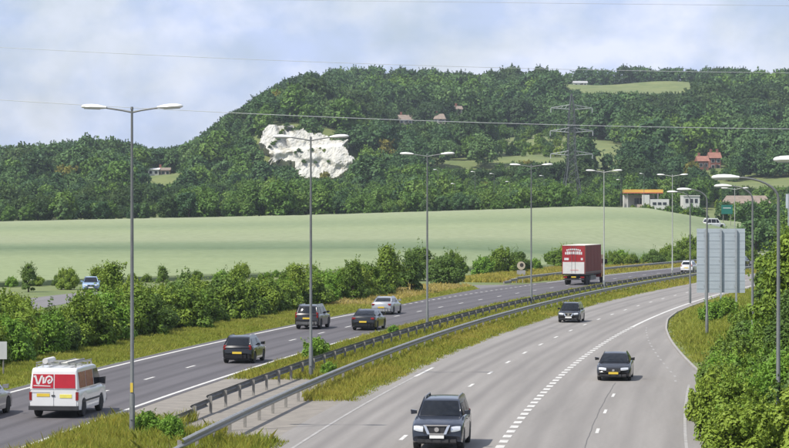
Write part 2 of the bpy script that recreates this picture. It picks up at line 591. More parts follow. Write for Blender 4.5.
M_ROAD_A = asphalt('pale_worn_asphalt', (0.178, 0.167, 0.154), (0.248, 0.233, 0.215), (0.150, 0.140, 0.131),
                   [(0.95, 0.45, 0.7), (2.65, 0.45, 0.7), (4.5, 0.45, 0.6), (6.2, 0.45, 0.6), (8.2, 0.5, 0.42), (9.6, 0.5, 0.42), (11.5, 0.5, 0.38), (13.0, 0.5, 0.3), (5.35, 0.35, 0.25), (1.8, 0.35, 0.3)])
M_ROAD_B = asphalt('dark_new_asphalt', (0.076, 0.071, 0.075), (0.112, 0.105, 0.110), (0.060, 0.056, 0.059),
                   [(-10.1, 0.4, 0.6), (-11.7, 0.4, 0.6), (-13.8, 0.4, 0.6), (-15.4, 0.4, 0.6)])
M_HARD = mat('dusty_hardstanding', (0.165, 0.150, 0.130), 0.95, scale=1.3, color2=(0.245, 0.222, 0.188), bump=0.2)
tag(strip('road_oncoming', -40, 520, [-1.0, 0, 3.5, 7.1, lambda y: min(7.9, float(kerb_off(y))), kerb_off], 0.024, M_ROAD_A), 'pale grey carriageway curving away with oncoming traffic', kind='structure')
tag(strip('road_outbound', -40, 520, [left_edge, -16.4, -12.5, -8.7], 0.024, M_ROAD_B), 'dark asphalt carriageway with traffic driving away', kind='structure')
hs = strip('pavement_median', 20, 122, [-8.7, -5.5, -2.6, -1.0], 0.016, M_HARD)
tag(hs, 'dusty paved strip between the two crash barriers', kind='structure')
# kerb of the slip road's right edge
kv, kf = [], []
KY = np.arange(20, 300, 2.0)
for y in KY:
    o = float(kerb_off(y))
    kv += [P(y, o - 0.01, -0.02), P(y, o - 0.005, 0.12), P(y, o + 0.125, 0.13), P(y, o + 0.13, -0.05)]
tag(mk('kerb', kv, grid_faces(len(KY), 4), mat('kerb_concrete', (0.27, 0.255, 0.235), 0.9, var=0.2, scale=2)), 'pale concrete kerb along the slip road', kind='structure')

# side road behind the hedge, ending at the junction with the outbound carriageway
SR = [(-36, 120), (-35, 160), (-33.5, 190), (-32, 215), (-30.5, 235), (-28, 250), (-22, 260), (-12, 265), (0, 267), (13, 266.5)]


def smooth_path(pts, n=80):
    pts = np.array(pts, dtype=float)
    d = np.concatenate([[0], np.cumsum(np.hypot(*np.diff(pts, axis=0).T))])
    t = np.linspace(0, d[-1], n)
    out = np.stack([np.interp(t, d, pts[:, 0]), np.interp(t, d, pts[:, 1])], 1)
    for _ in range(6):
        out[1:-1] = 0.25 * out[:-2] + 0.5 * out[1:-1] + 0.25 * out[2:]
    return out


sp_ = smooth_path(SR)
vs, uv = [], []
for i, (x, y) in enumerate(sp_):
    d = sp_[min(i + 1, len(sp_) - 1)] - sp_[max(i - 1, 0)]
    d = d / np.hypot(*d)
    w = 3.0 + (5.0 * max(0, (i - 68) / 11.0) ** 2)
    for s_ in (-1, 0, 1):
        vs.append((x + d[1] * w * s_, y - d[0] * w * s_, 0.014)); uv.append((s_ * 3.0 + 200, i * 2.0))
tag(mk('side_road', vs, grid_faces(len(sp_), 3), asphalt('grey_lane_asphalt', (0.13, 0.125, 0.125), (0.18, 0.17, 0.17), (0.12, 0.12, 0.12), []), uvs=uv), 'narrow grey side road behind the hedge', kind='structure')

# painted markings, each line an object of its own
M_PAINT = mat('road_paint', (0.50, 0.49, 0.46), 0.75, var=0.25, scale=4.0)


M_WORN = mat('worn_road_paint', (0.285, 0.275, 0.26), 0.85, var=0.28, scale=3.0)


def line_mesh(name, y0, y1, off, w, z=0.031, step=2.0):
    n = max(2, int((y1 - y0) / step) + 1)
    vs = []
    for y in np.linspace(y0, y1, n):
        ov = float(off(y)) if callable(off) else off
        vs += [P(y, ov - w / 2, z), P(y, ov + w / 2, z)]
    return mk(name, vs, grid_faces(n, 2), M_PAINT)


def dashes(name, label, a0, a1, off, w, mark, gap, z=0.031, material=None):
    root = thing(name, None, None)
    tag(root, label, kind='structure')
    a = a0
    while a < a1:
        ya, yb = y_at(a), y_at(a + mark)
        vs = []
        for y in (ya, (ya + yb) / 2, yb):
            ov = float(off(y)) if callable(off) else off
            vs += [P(y, ov - w / 2, z), P(y, ov + w / 2, z)]
        mk('dash', vs, grid_faces(3, 2), material or M_PAINT, root)
        a += mark + gap
    return root


A = arc_of
dashes('lane_marking', 'broken white lane line of the pale carriageway', A(86) - 27 + 2.5, A(430), 3.5, 0.15, 2.0, 7.0)
dashes('lane_marking', 'broken white lane line of the dark carriageway', A(119) - 36 - 1.0, A(430), -12.4, 0.15, 2.0, 7.0)
dashes('lane_marking', 'close-set broad dashes dividing off the slip road', A(70), A(176), 7.15, 0.30, 1.0, 1.0)
dashes('lane_marking', 'broken white lane line of the slip road', A(92) - 9, A(112), 10.3, 0.12, 2.0, 7.0)
dashes('lane_marking', 'dotted white line across the side road junction', A(200), A(272), -16.5, 0.22, 1.0, 1.4)
for nm, lab, y0, y1, of, w in (
        ('edge_line', 'solid white line at the inner edge of the dark carriageway', 30, 480, -9.05, 0.2),
        ('edge_line', 'solid white line at the outer edge of the dark carriageway', 30, 200, -16.4, 0.22),
        ('edge_line', 'solid white line past the side road junction', 276, 480, -16.4, 0.2),
        ('edge_line', 'solid white line leading into the pale carriageway bend', 176, 480, 7.15, 0.22),
        ('edge_line', 'worn white line along the outer edge of the slip road', 40, 118, 13.5, 0.11)):
    o = tag(line_mesh(nm, y0, y1, of, w), lab, kind='structure')
    if w < 0.12: o.data.materials[0] = M_WORN
o = line_mesh('edge_line', 40, 122, 0.15, 0.12)
o.data.materials[0] = M_WORN
tag(o, 'worn pale line along the inner edge of the near pavement', kind='structure')
o = line_mesh('edge_line', 122, 129, 0.15, 0.16)
tag(o, 'short fresh white stripe where the golden grass begins', kind='structure')
dashes('lane_marking', 'faint broken line along the slip road taper', A(120), A(176), lambda y: float(kerb_off(y)) - 1.3, 0.11, 1.2, 2.2, material=M_WORN)
# tar joint between the slip road's two lanes
M_TAR = mat('tar_joint', (0.11, 0.105, 0.10), 0.8, var=0.25, scale=6)
o = line_mesh('tar_joint', 60, 119, lambda y: 10.05 + 0.012 * math.sin(y * 0.9) + 0.01 * math.sin(y * 2.3), 0.035, 0.029, 1.0)
o.data.materials[0] = M_TAR
tag(o, 'dark sealed joint along the slip road', kind='structure')

# ------------------------------------------------------------------ foliage makers
def leaf_quads(pos, nrm, size, r):
    """irregular four-sided leaf sprays at pos facing nrm"""
    n = len(pos)
    nrm = nrm / np.linalg.norm(nrm, axis=1, keepdims=True)
    a = np.cross(nrm, r.normal(size=(n, 3)))
    a /= np.linalg.norm(a, axis=1, keepdims=True) + 1e-9
    b = np.cross(nrm, a)
    s = size[:, None]
    q = np.empty((n, 4, 3))
    j = lambda lo, hi: r.uniform(lo, hi, (n, 1))
    q[:, 0] = pos - a * s * j(0.35, 0.6) + nrm * s * j(-0.2, 0.2)
    q[:, 1] = pos - b * s * j(0.2, 0.5) + nrm * s * j(-0.2, 0.2)
    q[:, 2] = pos + a * s * j(0.35, 0.7) + nrm * s * j(-0.25, 0.15)
    q[:, 3] = pos + b * s * j(0.2, 0.5) + nrm * s * j(-0.2, 0.2)
    return q.reshape(-1, 3)


def crown_mesh(name, r, lobes, n, leaf, material, zlo=-0.45, jit=0.55, shell=0.30, twigs=0, twig_len=0.5):
    """lobes: (cx,cy,cz, rx,ry,rz); leaves lie in the outer shell of every lobe and not deep inside a neighbour"""
    lobes = np.array(lobes, dtype=float)
    wt = (lobes[:, 3] * lobes[:, 5]) ; wt = wt / wt.sum()
    ids = r.choice(len(lobes), n * 2, p=wt)
    d = r.normal(size=(n * 2, 3))
    d /= np.linalg.norm(d, axis=1, keepdims=True)
    d[:, 2] = np.where(d[:, 2] < zlo, -d[:, 2] * 0.7, d[:, 2])
    k = 1.04 - shell * r.random((n * 2, 1)) ** 1.6 + np.clip(r.normal(0, 0.05, (n * 2, 1)), -0.1, 0.22)
    pos = lobes[ids, :3] + d * lobes[ids, 3:] * k
    keep = np.ones(len(pos), bool)
    for i, L in enumerate(lobes):
        e = np.sqrt((((pos - L[:3]) / L[3:]) ** 2).sum(1))
        keep &= (e > 0.72) | (ids == i)
    keep &= pos[:, 2] > 0.03
    pos, d, ids = pos[keep][:n], d[keep][:n], ids[keep][:n]
    m = len(pos)
    nr = d / lobes[ids, 3:] * lobes[ids, 3:].mean(1, keepdims=True) + r.normal(0, jit, (m, 3)) + np.array([-0.1, -0.1, 0.45])
    sz_ = leaf * r.uniform(0.5, 1.5, m)
    lobe_t = r.random(len(lobes))
    tint = np.clip(0.55 * lobe_t[ids] + 0.45 * r.random(m), 0, 1)
    if twigs:                                # leafy shoots that stand out of the crown's outline
        up = np.where(pos[:, 2] > np.quantile(pos[:, 2], 0.45))[0]
        ti = r.choice(up, twigs)
        td = d[ti] * np.array([0.8, 0.8, 0.6]) + r.normal(0, 0.35, (twigs, 3)) + np.array([0, 0, 0.75])
        td /= np.linalg.norm(td, axis=1, keepdims=True)
        tl = twig_len * r.uniform(0.4, 1.3, twigs)
        per = 16
        u = np.tile(np.linspace(0, 1, per), twigs)
        tp_ = np.repeat(pos[ti], per, 0) + np.repeat(td * tl[:, None], per, 0) * u[:, None] + r.normal(0, 1, (twigs * per, 3)) * (0.16 * np.repeat(tl, per) * (1.05 - u))[:, None]
        pos = np.concatenate([pos, tp_]); nr = np.concatenate([nr, np.repeat(d[ti], per, 0) + r.normal(0, 0.8, (twigs * per, 3))])
        sz_ = np.concatenate([sz_, leaf * r.uniform(0.45, 1.0, twigs * per)])
        tint = np.concatenate([tint, np.clip(np.repeat(tint[ti], per) + 0.15, 0, 1)])
        m = len(pos)
    co = leaf_quads(pos, nr, sz_, r)
    return np_mesh(name, co, quads=np.arange(4 * m).reshape(-1, 4), material=material, attrs={'tint': np.repeat(tint, 4)})


def trunk_mesh(name, r, lobes, h, rad, bark=M_BARK, base=0.55):
    b = MB()
    top = Vector((r.normal(0, 0.05) * h, r.normal(0, 0.05) * h, h * 0.72))
    fork = Vector((top.x * 0.3, top.y * 0.3, h * 0.30))
    b.tube([(0, 0, -0.6), (0, 0, 0.1), fork * 0.6 + Vector((0, 0, 0.02)), fork, (fork + top) / 2, top], [rad * 1.3, rad * 1.15, rad * 0.9, rad * 0.8, rad * 0.5, rad * 0.12], 7)
    for L in lobes[: 7]:
        e = Vector(L[:3])
        s = fork.lerp(top, r.uniform(0.0, 0.5))
        mid = s.lerp(e, 0.5) + Vector((0, 0, 0.06 * h))
        b.tube([s, mid, e], [rad * 0.45, rad * 0.28, rad * 0.07], 5)
    return b.mesh(name, bark, True, 60)


def tree_lobes(r, h, w, n=13, low=0.18, conic=0.0):
    """crown of n lumps inside a rounded outline of height h and width w"""
    out = [(0, 0, h * 0.58, w * 0.30, w * 0.30, h * 0.36)]
    for i in range(n):
        t = (i + r.random()) / n
        z = h * (low + (0.90 - low) * t)
        prof = math.sin(math.pi * (0.13 + 0.80 * t)) ** 0.6 * (1 - conic * t)
        a = i * 2.399 + r.normal(0, 0.35)
        rad = w * 0.5 * prof * r.uniform(0.55, 1.18)
        s = w * r.uniform(0.085, 0.215) * (1 - 0.35 * conic * t)
        d = max(0, rad - s * 0.75)
        out.append((math.cos(a) * d, math.sin(a) * d, min(z, h - s * 0.75), s, s * r.uniform(0.85, 1.15), s * r.uniform(0.72, 0.98)))
    return out


def bush_lobes(r, h, w, n=10, spikes=0):
    """a loose heap of small leafy lumps with sprays standing out of it"""
    out = [(0, 0, h * 0.30, w * 0.30, w * 0.28, h * 0.32)]
    for i in range(int(n * 2.0)):
        a = i * 2.399 + r.normal(0, 0.5)
        t = r.random() ** 0.85
        z = h * (0.10 + 0.72 * t)
        s = w * r.uniform(0.07, 0.17)
        d = max(0.0, w * r.uniform(0.36, 0.54) * (1 - 0.72 * t ** 1.4) - s * 0.4)
        out.append((math.cos(a) * d, math.sin(a) * d, z, s * r.uniform(0.8, 1.25), s * r.uniform(0.8, 1.25), s * r.uniform(0.7, 1.35)))
    for i in range(spikes * 3):
        a = r.uniform(0, 6.28); d = w * r.uniform(0.05, 0.42); s = w * r.uniform(0.035, 0.075)
        out.append((math.cos(a) * d, math.sin(a) * d, h * r.uniform(0.66, 0.98) * (1 - 0.6 * (d / w)), s, s, s * r.uniform(1.2, 2.6)))
    return out


def make_tree_proto(kind, seed, h, w, nl, leaf, material, n=13, low=0.15, conic=0.0, zlo=-0.45):
    r = np.random.default_rng(seed)
    L = tree_lobes(r, h, w, n, low, conic)
    return crown_mesh('crown', r, L, nl, leaf, material, zlo, jit=0.40, twigs=60 if kind == 'y' else 26, twig_len=0.16 * h), trunk_mesh('trunk', r, L[1:], h, 0.028 * h)


def make_bush_proto(seed, h, w, nl, leaf, material, n=10, spikes=0):
    r = np.random.default_rng(seed)
    L = bush_lobes(r, h, w, n, spikes)
    b = MB()
    for i in range(5):
        e = Vector(L[1 + i][:3])
        s = Vector((r.normal(0, 0.08) * w, r.normal(0, 0.08) * w, -0.15))
        b.tube([s, s.lerp(e, 0.5) + Vector((0, 0, 0.1 * h)), e], [0.045 * h ** 0.5, 0.035, 0.012], 5)
    return crown_mesh('foliage', r, L, nl, leaf, material, zlo=-0.75, jit=0.36, shell=0.36, twigs=int(spikes * 14) + 10, twig_len=0.26 * h), b.mesh('stem', M_BARK, True, 60)


def place_plant(name, proto, label, cat, group, loc, s=1.0, rz=None, sz=None, parts=('crown', 'trunk')):
    o = thing(name, label, cat, loc, random.uniform(0, 6.28) if rz is None else rz, group)
    o.scale = (s, s, s * (sz or 1.0))
    link(parts[0], proto[0], o)
    link(parts[1], proto[1], o)
    return o


# ------------------------------------------------------------------ far woodland
WT = [make_tree_proto('w', 100 + i, 11.0, w, 2200, 0.85, m, n + 12, lo, c) for i, (w, m, n, lo, c) in enumerate((
    (10.5, M_WOOD, 15, 0.16, 0), (12.0, M_WOOD, 17, 0.14, 0), (9.0, M_WOOD, 13, 0.14, 0.15), (11.0, M_DARK, 15, 0.14, 0),
    (10.0, M_SCRUB, 14, 0.12, 0), (8.0, M_WOOD, 13, 0.12, 0.3), (11.5, M_WOOD, 19, 0.16, 0), (9.5, M_SCRUB, 13, 0.12, 0.1)))]
SB = [make_bush_proto(140 + i, 3.4, w, 700, 0.55, m, 10, 2) for i, (w, m) in enumerate(((4.6, M_SCRUB), (5.2, M_WOOD), (4.0, M_SCRUB), (4.8, M_HEDGE)))]
GT = make_tree_proto('g', 160, 9.0, 8.0, 1200, 0.8, M_GOLD, 12, 0.12, 0.2)

protos = bpy.data.collections.new('woodland_kinds')      # never linked to the scene: only instanced by the woodland
for i, (c, t) in enumerate(WT):
    vs_me = bpy.data.objects.new('kind_%02d' % i, c)
    protos.objects.link(vs_me)
for i, (c, t) in enumerate(SB):
    protos.objects.link(bpy.data.objects.new('kind_%02d' % (len(WT) + i), c))
protos.objects.link(bpy.data.objects.new('kind_%02d' % (len(WT) + len(SB)), GT[0]))
K_GOLD = len(WT) + len(SB)

# open ground on the hill: (X0, X1, Y0, Y1, what grows there): 0 nothing, 1 low scrub
OPEN = [
    (-51, -15, 893, 918, 0),                                                # the chalk pit
    (10, 43, 921, 934, 0),                                                   # meadow strip above the belt
    (36, 72, 936, 1105, 3),                                                 # scrubby slope
    (73, 88, 905, 1055, 0), (66, 74, 930, 1040, 3), (88, 94, 900, 1000, 1),                         # grass slope right of the pylon
    (96, 190, 1305, 1529, 0), (66, 98, 1400, 1520, 1),                      # hilltop pasture
    (102, 160, 780, 884, 0), (98, 203, 1529, 1660, 0),                                                # pasture below the red house
    (-130, -60, 600, 612, 0),
    (108, 128, 915, 945, 0),                                                # red house plot
    (58, 100, 600, 684, 0), (58, 92, 684, 705, 0), (92, 116, 640, 720, 1),
]


def open_at(x, y):
    for (a, b, c, d, k) in OPEN:
        if a < x < b and c < y < d:
            return k
    return None


# strips of the wood kept low or felled, so that what stands behind stays open to the valley:
# (bearing from, bearing to, as X/Y), farthest Y, steepest upward slope the tops may reach
LOW = [(256, 272, 905, 146), (272, 291, 905, 158), (291, 300, 905, 170), (300, 352, 905, 177), (394, 418, 1080, 123), (429, 451, 1078, 121.5), (452, 465, 1100, 112.5), (147, 174, 937, 182),
       (694, 722, 925, 167), (426, 510, 912, 167), (492, 564, 938, 161), (584, 624, 898, 172), (563, 694, 1310, 92), (566, 594, 1524, 88),
       (618, 704, 686, 208), (722, 800, 785, 185)]
LOW = [((a - 394.5) / F_PX, (b - 394.5) / F_PX, c, (209 - d) / F_PX) for a, b, c, d in LOW]


def top_limit(x, y, rad=2.0):
    z = 1e9
    for (b0, b1, ymax, sl) in LOW:
        rad = 4.5 if (b1 - b0) * F_PX < 32 and ymax > 920 else 1.2
        if y < ymax and b0 - rad / y < x / y < b1 + rad / y:
            z = min(z, CAM_Z + sl * y)
    return min(z, CAM_Z + float(sky_slope(np.float64(x), np.float64(y))) * y + 1.5)


pts, att_s, att_r, att_k = [], [], [], []
solo = []                                    # trees that stand out singly: the front of the wood
yrow = 606.0
while yrow < 1640:
    front = yrow < 720
    step = 5.4 if yrow < 780 else 8.6
    half = 0.185 * yrow + 30
    for xb in np.arange(-half, half, step):
        x = xb + rng.uniform(-0.45, 0.45) * step
        y = yrow + rng.uniform(-0.45, 0.45) * step
        if y < 622 and x > 52: continue
        if x > 60 and y < 640: continue
        k = open_at(x, y)
        if k == 0: continue
        if k == 3 and rng.random() < 0.18: continue
        if k == 1 and rng.random() < 0.35: continue
        low = k in (1, 3)
        nzv = math.sin(x * 0.031 + y * 0.011) + math.sin(x * 0.013 - y * 0.021 + 1.7) + rng.normal(0, 0.6)
        if low:
            kind = len(WT) + int(rng.integers(0, len(SB))); s = rng.uniform(0.6, 1.25)
        elif y < 790:
            kind = int(rng.choice([4, 7, 4, 0, 7, 4, 5])); s = rng.uniform(0.34, 0.66) * (0.95 + 0.35 * math.sin(x * 0.083 + 1.1) * math.sin(x * 0.031 + y * 0.05) + 0.15 * math.sin(x * 0.21))
            if nzv < -1.1: kind = 3
        else:
            kind = 3 if nzv < -0.75 else int(rng.choice([4, 7, 0, 4])) if nzv > 1.25 else int(rng.choice([0, 1, 2, 5, 6, 0, 1, 6, 4 if y < 1000 else 3]))
            s = float(np.clip(rng.lognormal(-0.05 + 0.12 * math.sin(x * 0.05) * math.sin(y * 0.023), 0.30), 0.45, 1.65)) * (1.0 if y > 900 else 0.75)
            if y > 1450: s = min(s, 1.12)
        if rng.random() < 0.008 and not low: kind = K_GOLD
        if abs(x - 48.3) < 5 and abs(y - 682) < 6: continue
        z = hz(x, y) - 0.3
        room = top_limit(x, y, 1.2) - z
        hk = (3.6 if kind >= len(WT) else 11.0) * s
        if room < hk:
            if room < 0.9: continue
            if room < 4.5 and kind < len(WT): kind = len(WT) + int(rng.integers(0, len(SB)))
            s = min(s, room / (3.6 if len(WT) <= kind < K_GOLD else 11.0))
        if front and not low and y < 660 and abs(x) < 0.165 * y and len(solo) < 190 and s > 0.33:
            solo.append((x, y, z, s, kind)); continue
        pts.append((x, y, z)); att_s.append(s); att_r.append(rng.uniform(0, 6.28)); att_k.append(kind)
    yrow += step

wm = bpy.data.meshes.new('woodland')
wm.from_pydata(pts, [], [])
for an, ty, av in (('sc', 'FLOAT', att_s), ('rz', 'FLOAT', att_r)):
    wm.attributes.new(an, ty, 'POINT').data.foreach_set('value', np.array(av, dtype=np.float32))
wm.attributes.new('pid', 'INT', 'POINT').data.foreach_set('value', np.array(att_k, dtype=np.int32))
wobj = link('woodland', wm)
tag(wobj, 'dense green wood covering the hill behind the wheat field', 'wood', kind='stuff')
ng = bpy.data.node_groups.new('woodland_scatter', 'GeometryNodeTree')
ng.interface.new_socket('Geometry', in_out='INPUT', socket_type='NodeSocketGeometry')
ng.interface.new_socket('Geometry', in_out='OUTPUT', socket_type='NodeSocketGeometry')
gn, gl = ng.nodes, ng.links
gi, go = gn.new('NodeGroupInput'), gn.new('NodeGroupOutput')
ci = gn.new('GeometryNodeCollectionInfo')
ci.inputs['Collection'].default_value = protos
ci.inputs['Separate Children'].default_value = True
ci.inputs['Reset Children'].default_value = True
ip = gn.new('GeometryNodeInstanceOnPoints')
ip.inputs['Pick Instance'].default_value = True
def nattr(nm, ty):
    a = gn.new('GeometryNodeInputNamedAttribute'); a.data_type = ty; a.inputs['Name'].default_value = nm
    return a.outputs['Attribute']
cx = gn.new('ShaderNodeCombineXYZ')
gl.new(gi.outputs[0], ip.inputs['Points'])
gl.new(ci.outputs[0], ip.inputs['Instance'])
gl.new(nattr('pid', 'INT'), ip.inputs['Instance Index'])
gl.new(nattr('rz', 'FLOAT'), cx.inputs['Z'])
gl.new(cx.outputs[0], ip.inputs['Rotation'])
gl.new(nattr('sc', 'FLOAT'), ip.inputs['Scale'])
gl.new(ip.outputs[0], go.inputs[0])
wobj.modifiers.new('scatter', 'NODES').node_group = ng

allp = WT + SB + [GT]
def solo_label(x, kind):
    px = 394.5 + x * F_PX / 640
    look = {0: 'leafy', 1: 'broad', 2: 'slender', 3: 'dark', 4: 'bright green', 5: 'pointed', 6: 'broad', 7: 'light green', 12: 'golden'}.get(kind, 'low')
    marks = [(132, 'left of the nearest lamp post'), (250, 'right of the nearest lamp post'), (345, 'below the chalk cliff'), (430, 'left of the third lamp post'), (530, 'between the third and fourth lamp posts'), (600, 'around the pylon foot'), (2000, 'beside the petrol station')]
    return look + ' tree at the far field edge ' + next(m for e, m in marks if px < e)


for (x, y, z, s, kind) in solo:
    place_plant('broadleaf_tree', allp[kind], solo_label(x, kind), 'tree', 'trees along the far edge of the wheat field', (x, y, z), s)

# the row of round trees on the hilltop
xr = 108.0
i = 0
while xr < 199:
    s = rng.uniform(1.05, 1.5)
    yv = 1538 + rng.uniform(-5, 5)
    place_plant('hilltop_tree', WT[int(rng.choice([0, 1, 3, 6]))], 'round dark tree in the row standing on the skyline above the hilltop pasture', 'tree', 'row of trees on the hilltop', (xr, yv, hz(xr, yv) - 0.4), s, sz=0.95)
    xr += rng.uniform(4.5, 8.5); i += 1

# ------------------------------------------------------------------ chalk cliff
def chalk_mat():
    m = bpy.data.materials.new('chalk')
    m.use_nodes = True
    n, l = m.node_tree.nodes, m.node_tree.links
    b = n['Principled BSDF']; b.inputs['Roughness'].default_value = 0.95; b.inputs['Specular IOR Level'].default_value = 0.1
    g = n.new('ShaderNodeNewGeometry')
    mpn = n.new('ShaderNodeMapping'); mpn.inputs['Scale'].default_value = (0.30, 0.30, 0.55)
    l.new(g.outputs['Position'], mpn.inputs['Vector'])
    k = n.new('ShaderNodeTexNoise'); k.inputs['Scale'].default_value = 1.0; k.inputs['Detail'].default_value = 8; k.inputs['Roughness'].default_value = 0.7
    l.new(mpn.outputs['Vector'], k.inputs['Vector'])
    cr = n.new('ShaderNodeValToRGB')
    els = cr.color_ramp.elements
    for p, c in ((0.26, (0.14, 0.15, 0.08)), (0.36, (0.30, 0.28, 0.21)), (0.45, (0.49, 0.48, 0.43)), (0.8, (0.58, 0.57, 0.53))):
        if p == 0.26: els[0].position = p; els[0].color = lin(c)
        elif p == 0.8: els[-1].position = p; els[-1].color = lin(c)
        else:
            e = els.new(p); e.color = lin(c)
    l.new(k.outputs['Fac'], cr.inputs['Fac'])
    l.new(cr.outputs['Color'], b.inputs['Base Color'])
    return m


def fbm(x, z, seed):
    r = np.random.default_rng(seed)
    out = 0
    for o in range(5):
        fx_, fz_ = r.uniform(0.8, 1.3, 2) * 0.22 * 1.9 ** o
        p = r.uniform(0, 6.28, 4)
        out = out + (np.sin(x * fx_ + p[0] + 1.3 * np.sin(z * fz_ + p[1])) * np.sin(z * fz_ * 0.8 + p[2] + np.sin(x * fx_ * 0.7 + p[3]))) / 1.7 ** o
    return out


# outline of the face in (X, Z) metres at about 905 m
K_ = 905 / F_PX
poly_px = [(258, 140), (260, 129), (266, 122), (281, 121), (285, 127), (300, 127), (318, 130), (331, 135), (348, 138), (343, 143), (349, 151), (354, 164), (346, 169), (338, 175), (324, 179), (307, 174), (299, 173), (293, 161), (282, 158), (275, 158), (269, 148), (263, 142)]
poly = np.array([((a - 394.5) * K_, CAM_Z + (209 - b) * K_) for a, b in poly_px])


def inside(px, pz, pg):
    c = np.zeros(px.shape, bool)
    j = len(pg) - 1
    for i in range(len(pg)):
        xi, zi = pg[i]; xj, zj = pg[j]
        c ^= ((zi > pz) != (zj > pz)) & (px < (xj - xi) * (pz - zi) / (zj - zi + 1e-12) + xi)
        j = i
    return c


gx = np.arange(-52, -12, 0.34); gz = np.arange(18, 42, 0.34)
GX, GZ = np.meshgrid(gx, gz)
bench = np.where(GZ > 30.5 + 0.10 * (GX + 40), 1, 0)
gy = 903 + (GZ - 20) * 0.62 + 3.2 * sst(29.6, 31.2, GZ - 0.10 * (GX + 38)) - 1.5 * sst(25.4, 27.6, GZ + 0.16 * (GX + 28) + 0.7 * np.sin(GX * 0.55) + 0.3 * np.sin(GX * 1.7)) + 0.5 * fbm(GX, GZ, 3) + 0.38 * np.abs(fbm(GX * 2.7, GZ * 1.2, 5)) + 2.5 * np.exp(-((GX + 40.2 + 0.45 * (GZ - 34)) / 0.9) ** 2) * (GZ > 31)
gy = gy + rng.normal(0, 0.045, gy.shape)
wob = 1.0 * fbm(GX * 2.2, GZ * 2.2, 9) + 0.5 * fbm(GX * 5, GZ * 5, 12)
ins = inside(GX + wob * 0.5, GZ + wob * 0.5, poly)
idx = -np.ones(GX.shape, int)
cellin = ins[:-1, :-1] & ins[1:, 1:] & ins[1:, :-1] & ins[:-1, 1:]
verts, faces = [], []
def vid(a, b):
    if idx[a, b] < 0:
        idx[a, b] = len(verts); verts.append((GX[a, b], gy[a, b], GZ[a, b]))
    return idx[a, b]
for a in range(cellin.shape[0]):
    for b in range(cellin.shape[1]):
        if cellin[a, b]:
            faces.append((vid(a, b), vid(a, b + 1), vid(a + 1, b + 1), vid(a + 1, b)))
cl = mk('chalk_cliff', verts, faces, chalk_mat())
sol = cl.modifiers.new('depth', 'SOLIDIFY'); sol.thickness = 5.0; sol.offset = -1.0
tag(cl, 'white chalk cliff of an old pit cut into the wooded hill', 'cliff')
cv = []
for i in range(13):
    t = i / 12
    x = -36 + t * 18; zc = 29.4 + 0.16 * (x + 36) + rng.normal(0, 0.3)
    if i % 3 == 2: zc = 26.2 + rng.normal(0, 0.3)
    y = 903 + (zc - 20) * 0.62 - 1.0
    cv.append((x, y, zc))
for i in range(9):
    z_ = 40 - i * 1.0
    cv.append((-39.2 - 0.75 * (40 - z_) + rng.normal(0, 0.3), 903 + (z_ - 20) * 0.62 + 1.0, z_))
for i, (x, y, z) in enumerate(cv):
    place_plant('ledge_shrub', SB[i % 4], 'small green shrub rooted on a ledge of the chalk cliff', 'shrub', 'shrubs on the ledges of the chalk cliff', (x, y, z - 0.9), rng.uniform(0.28, 0.55), sz=0.7, parts=('foliage', 'stem'))

# ------------------------------------------------------------------ hedge and shrubs beside the road
HB = [make_bush_proto(200 + i, h, w, nl, lf, m, n, sp) for i, (h, w, nl, lf, m, n, sp) in enumerate((
    (3.6, 4.6, 9000, 0.20, M_HEDGE, 13, 3), (3.2, 4.2, 8000, 0.20, M_HEDGE, 12, 5), (4.2, 4.4, 9500, 0.21, M_HEDGE, 14, 4),
    (2.6, 3.8, 6500, 0.19, M_HEDGE, 11, 2), (3.0, 4.0, 7500, 0.19, M_BRIGHT, 12, 4), (3.4, 4.8, 9000, 0.20, M_DEEP, 13, 2), (2.0, 2.8, 4200, 0.17, M_BRIGHT, 10, 3)))]
YT = [make_tree_proto('y', 230 + i, h, w, int(nl * 1.6), 0.21, m, n + 8, lo, c) for i, (h, w, nl, m, n, lo, c) in enumerate((
    (5.0, 3.0, 1900, M_HEDGE, 6, 0.06, 0.3), (5.2, 3.6, 2300, M_HEDGE, 7, 0.06, 0.2), (4.6, 3.4, 2800, M_DEEP, 8, 0.06, 0.25), (6.5, 5.4, 7500, M_HEDGE, 16, 0.08, 0.1), (7.0, 5.8, 8000, M_DEEP, 16, 0.06, 0.1)))]

SHRUB = ('foliage', 'stem')
BUSH_LOOK = ['rounded', 'ragged', 'tall', 'low', 'bright green', 'dark', 'small bright']


def hedge_label(kk, row, p):
    px = 394.5 + p.x * F_PX / p.y
    marks = [(-5, 'outside the left edge'), (60, 'above the white van'), (132, 'left of the nearest lamp post'), (180, 'right of the nearest lamp post'), (240, 'above the black hatchback'), (310, 'left of the second lamp post'), (365, 'above the dark people carrier'), (2000, 'above the silver saloon')]
    return BUSH_LOOK[kk] + ' hedge bush in the ' + ('front', 'middle', 'back')[row] + ' row ' + next(m for e, m in marks if px < e)


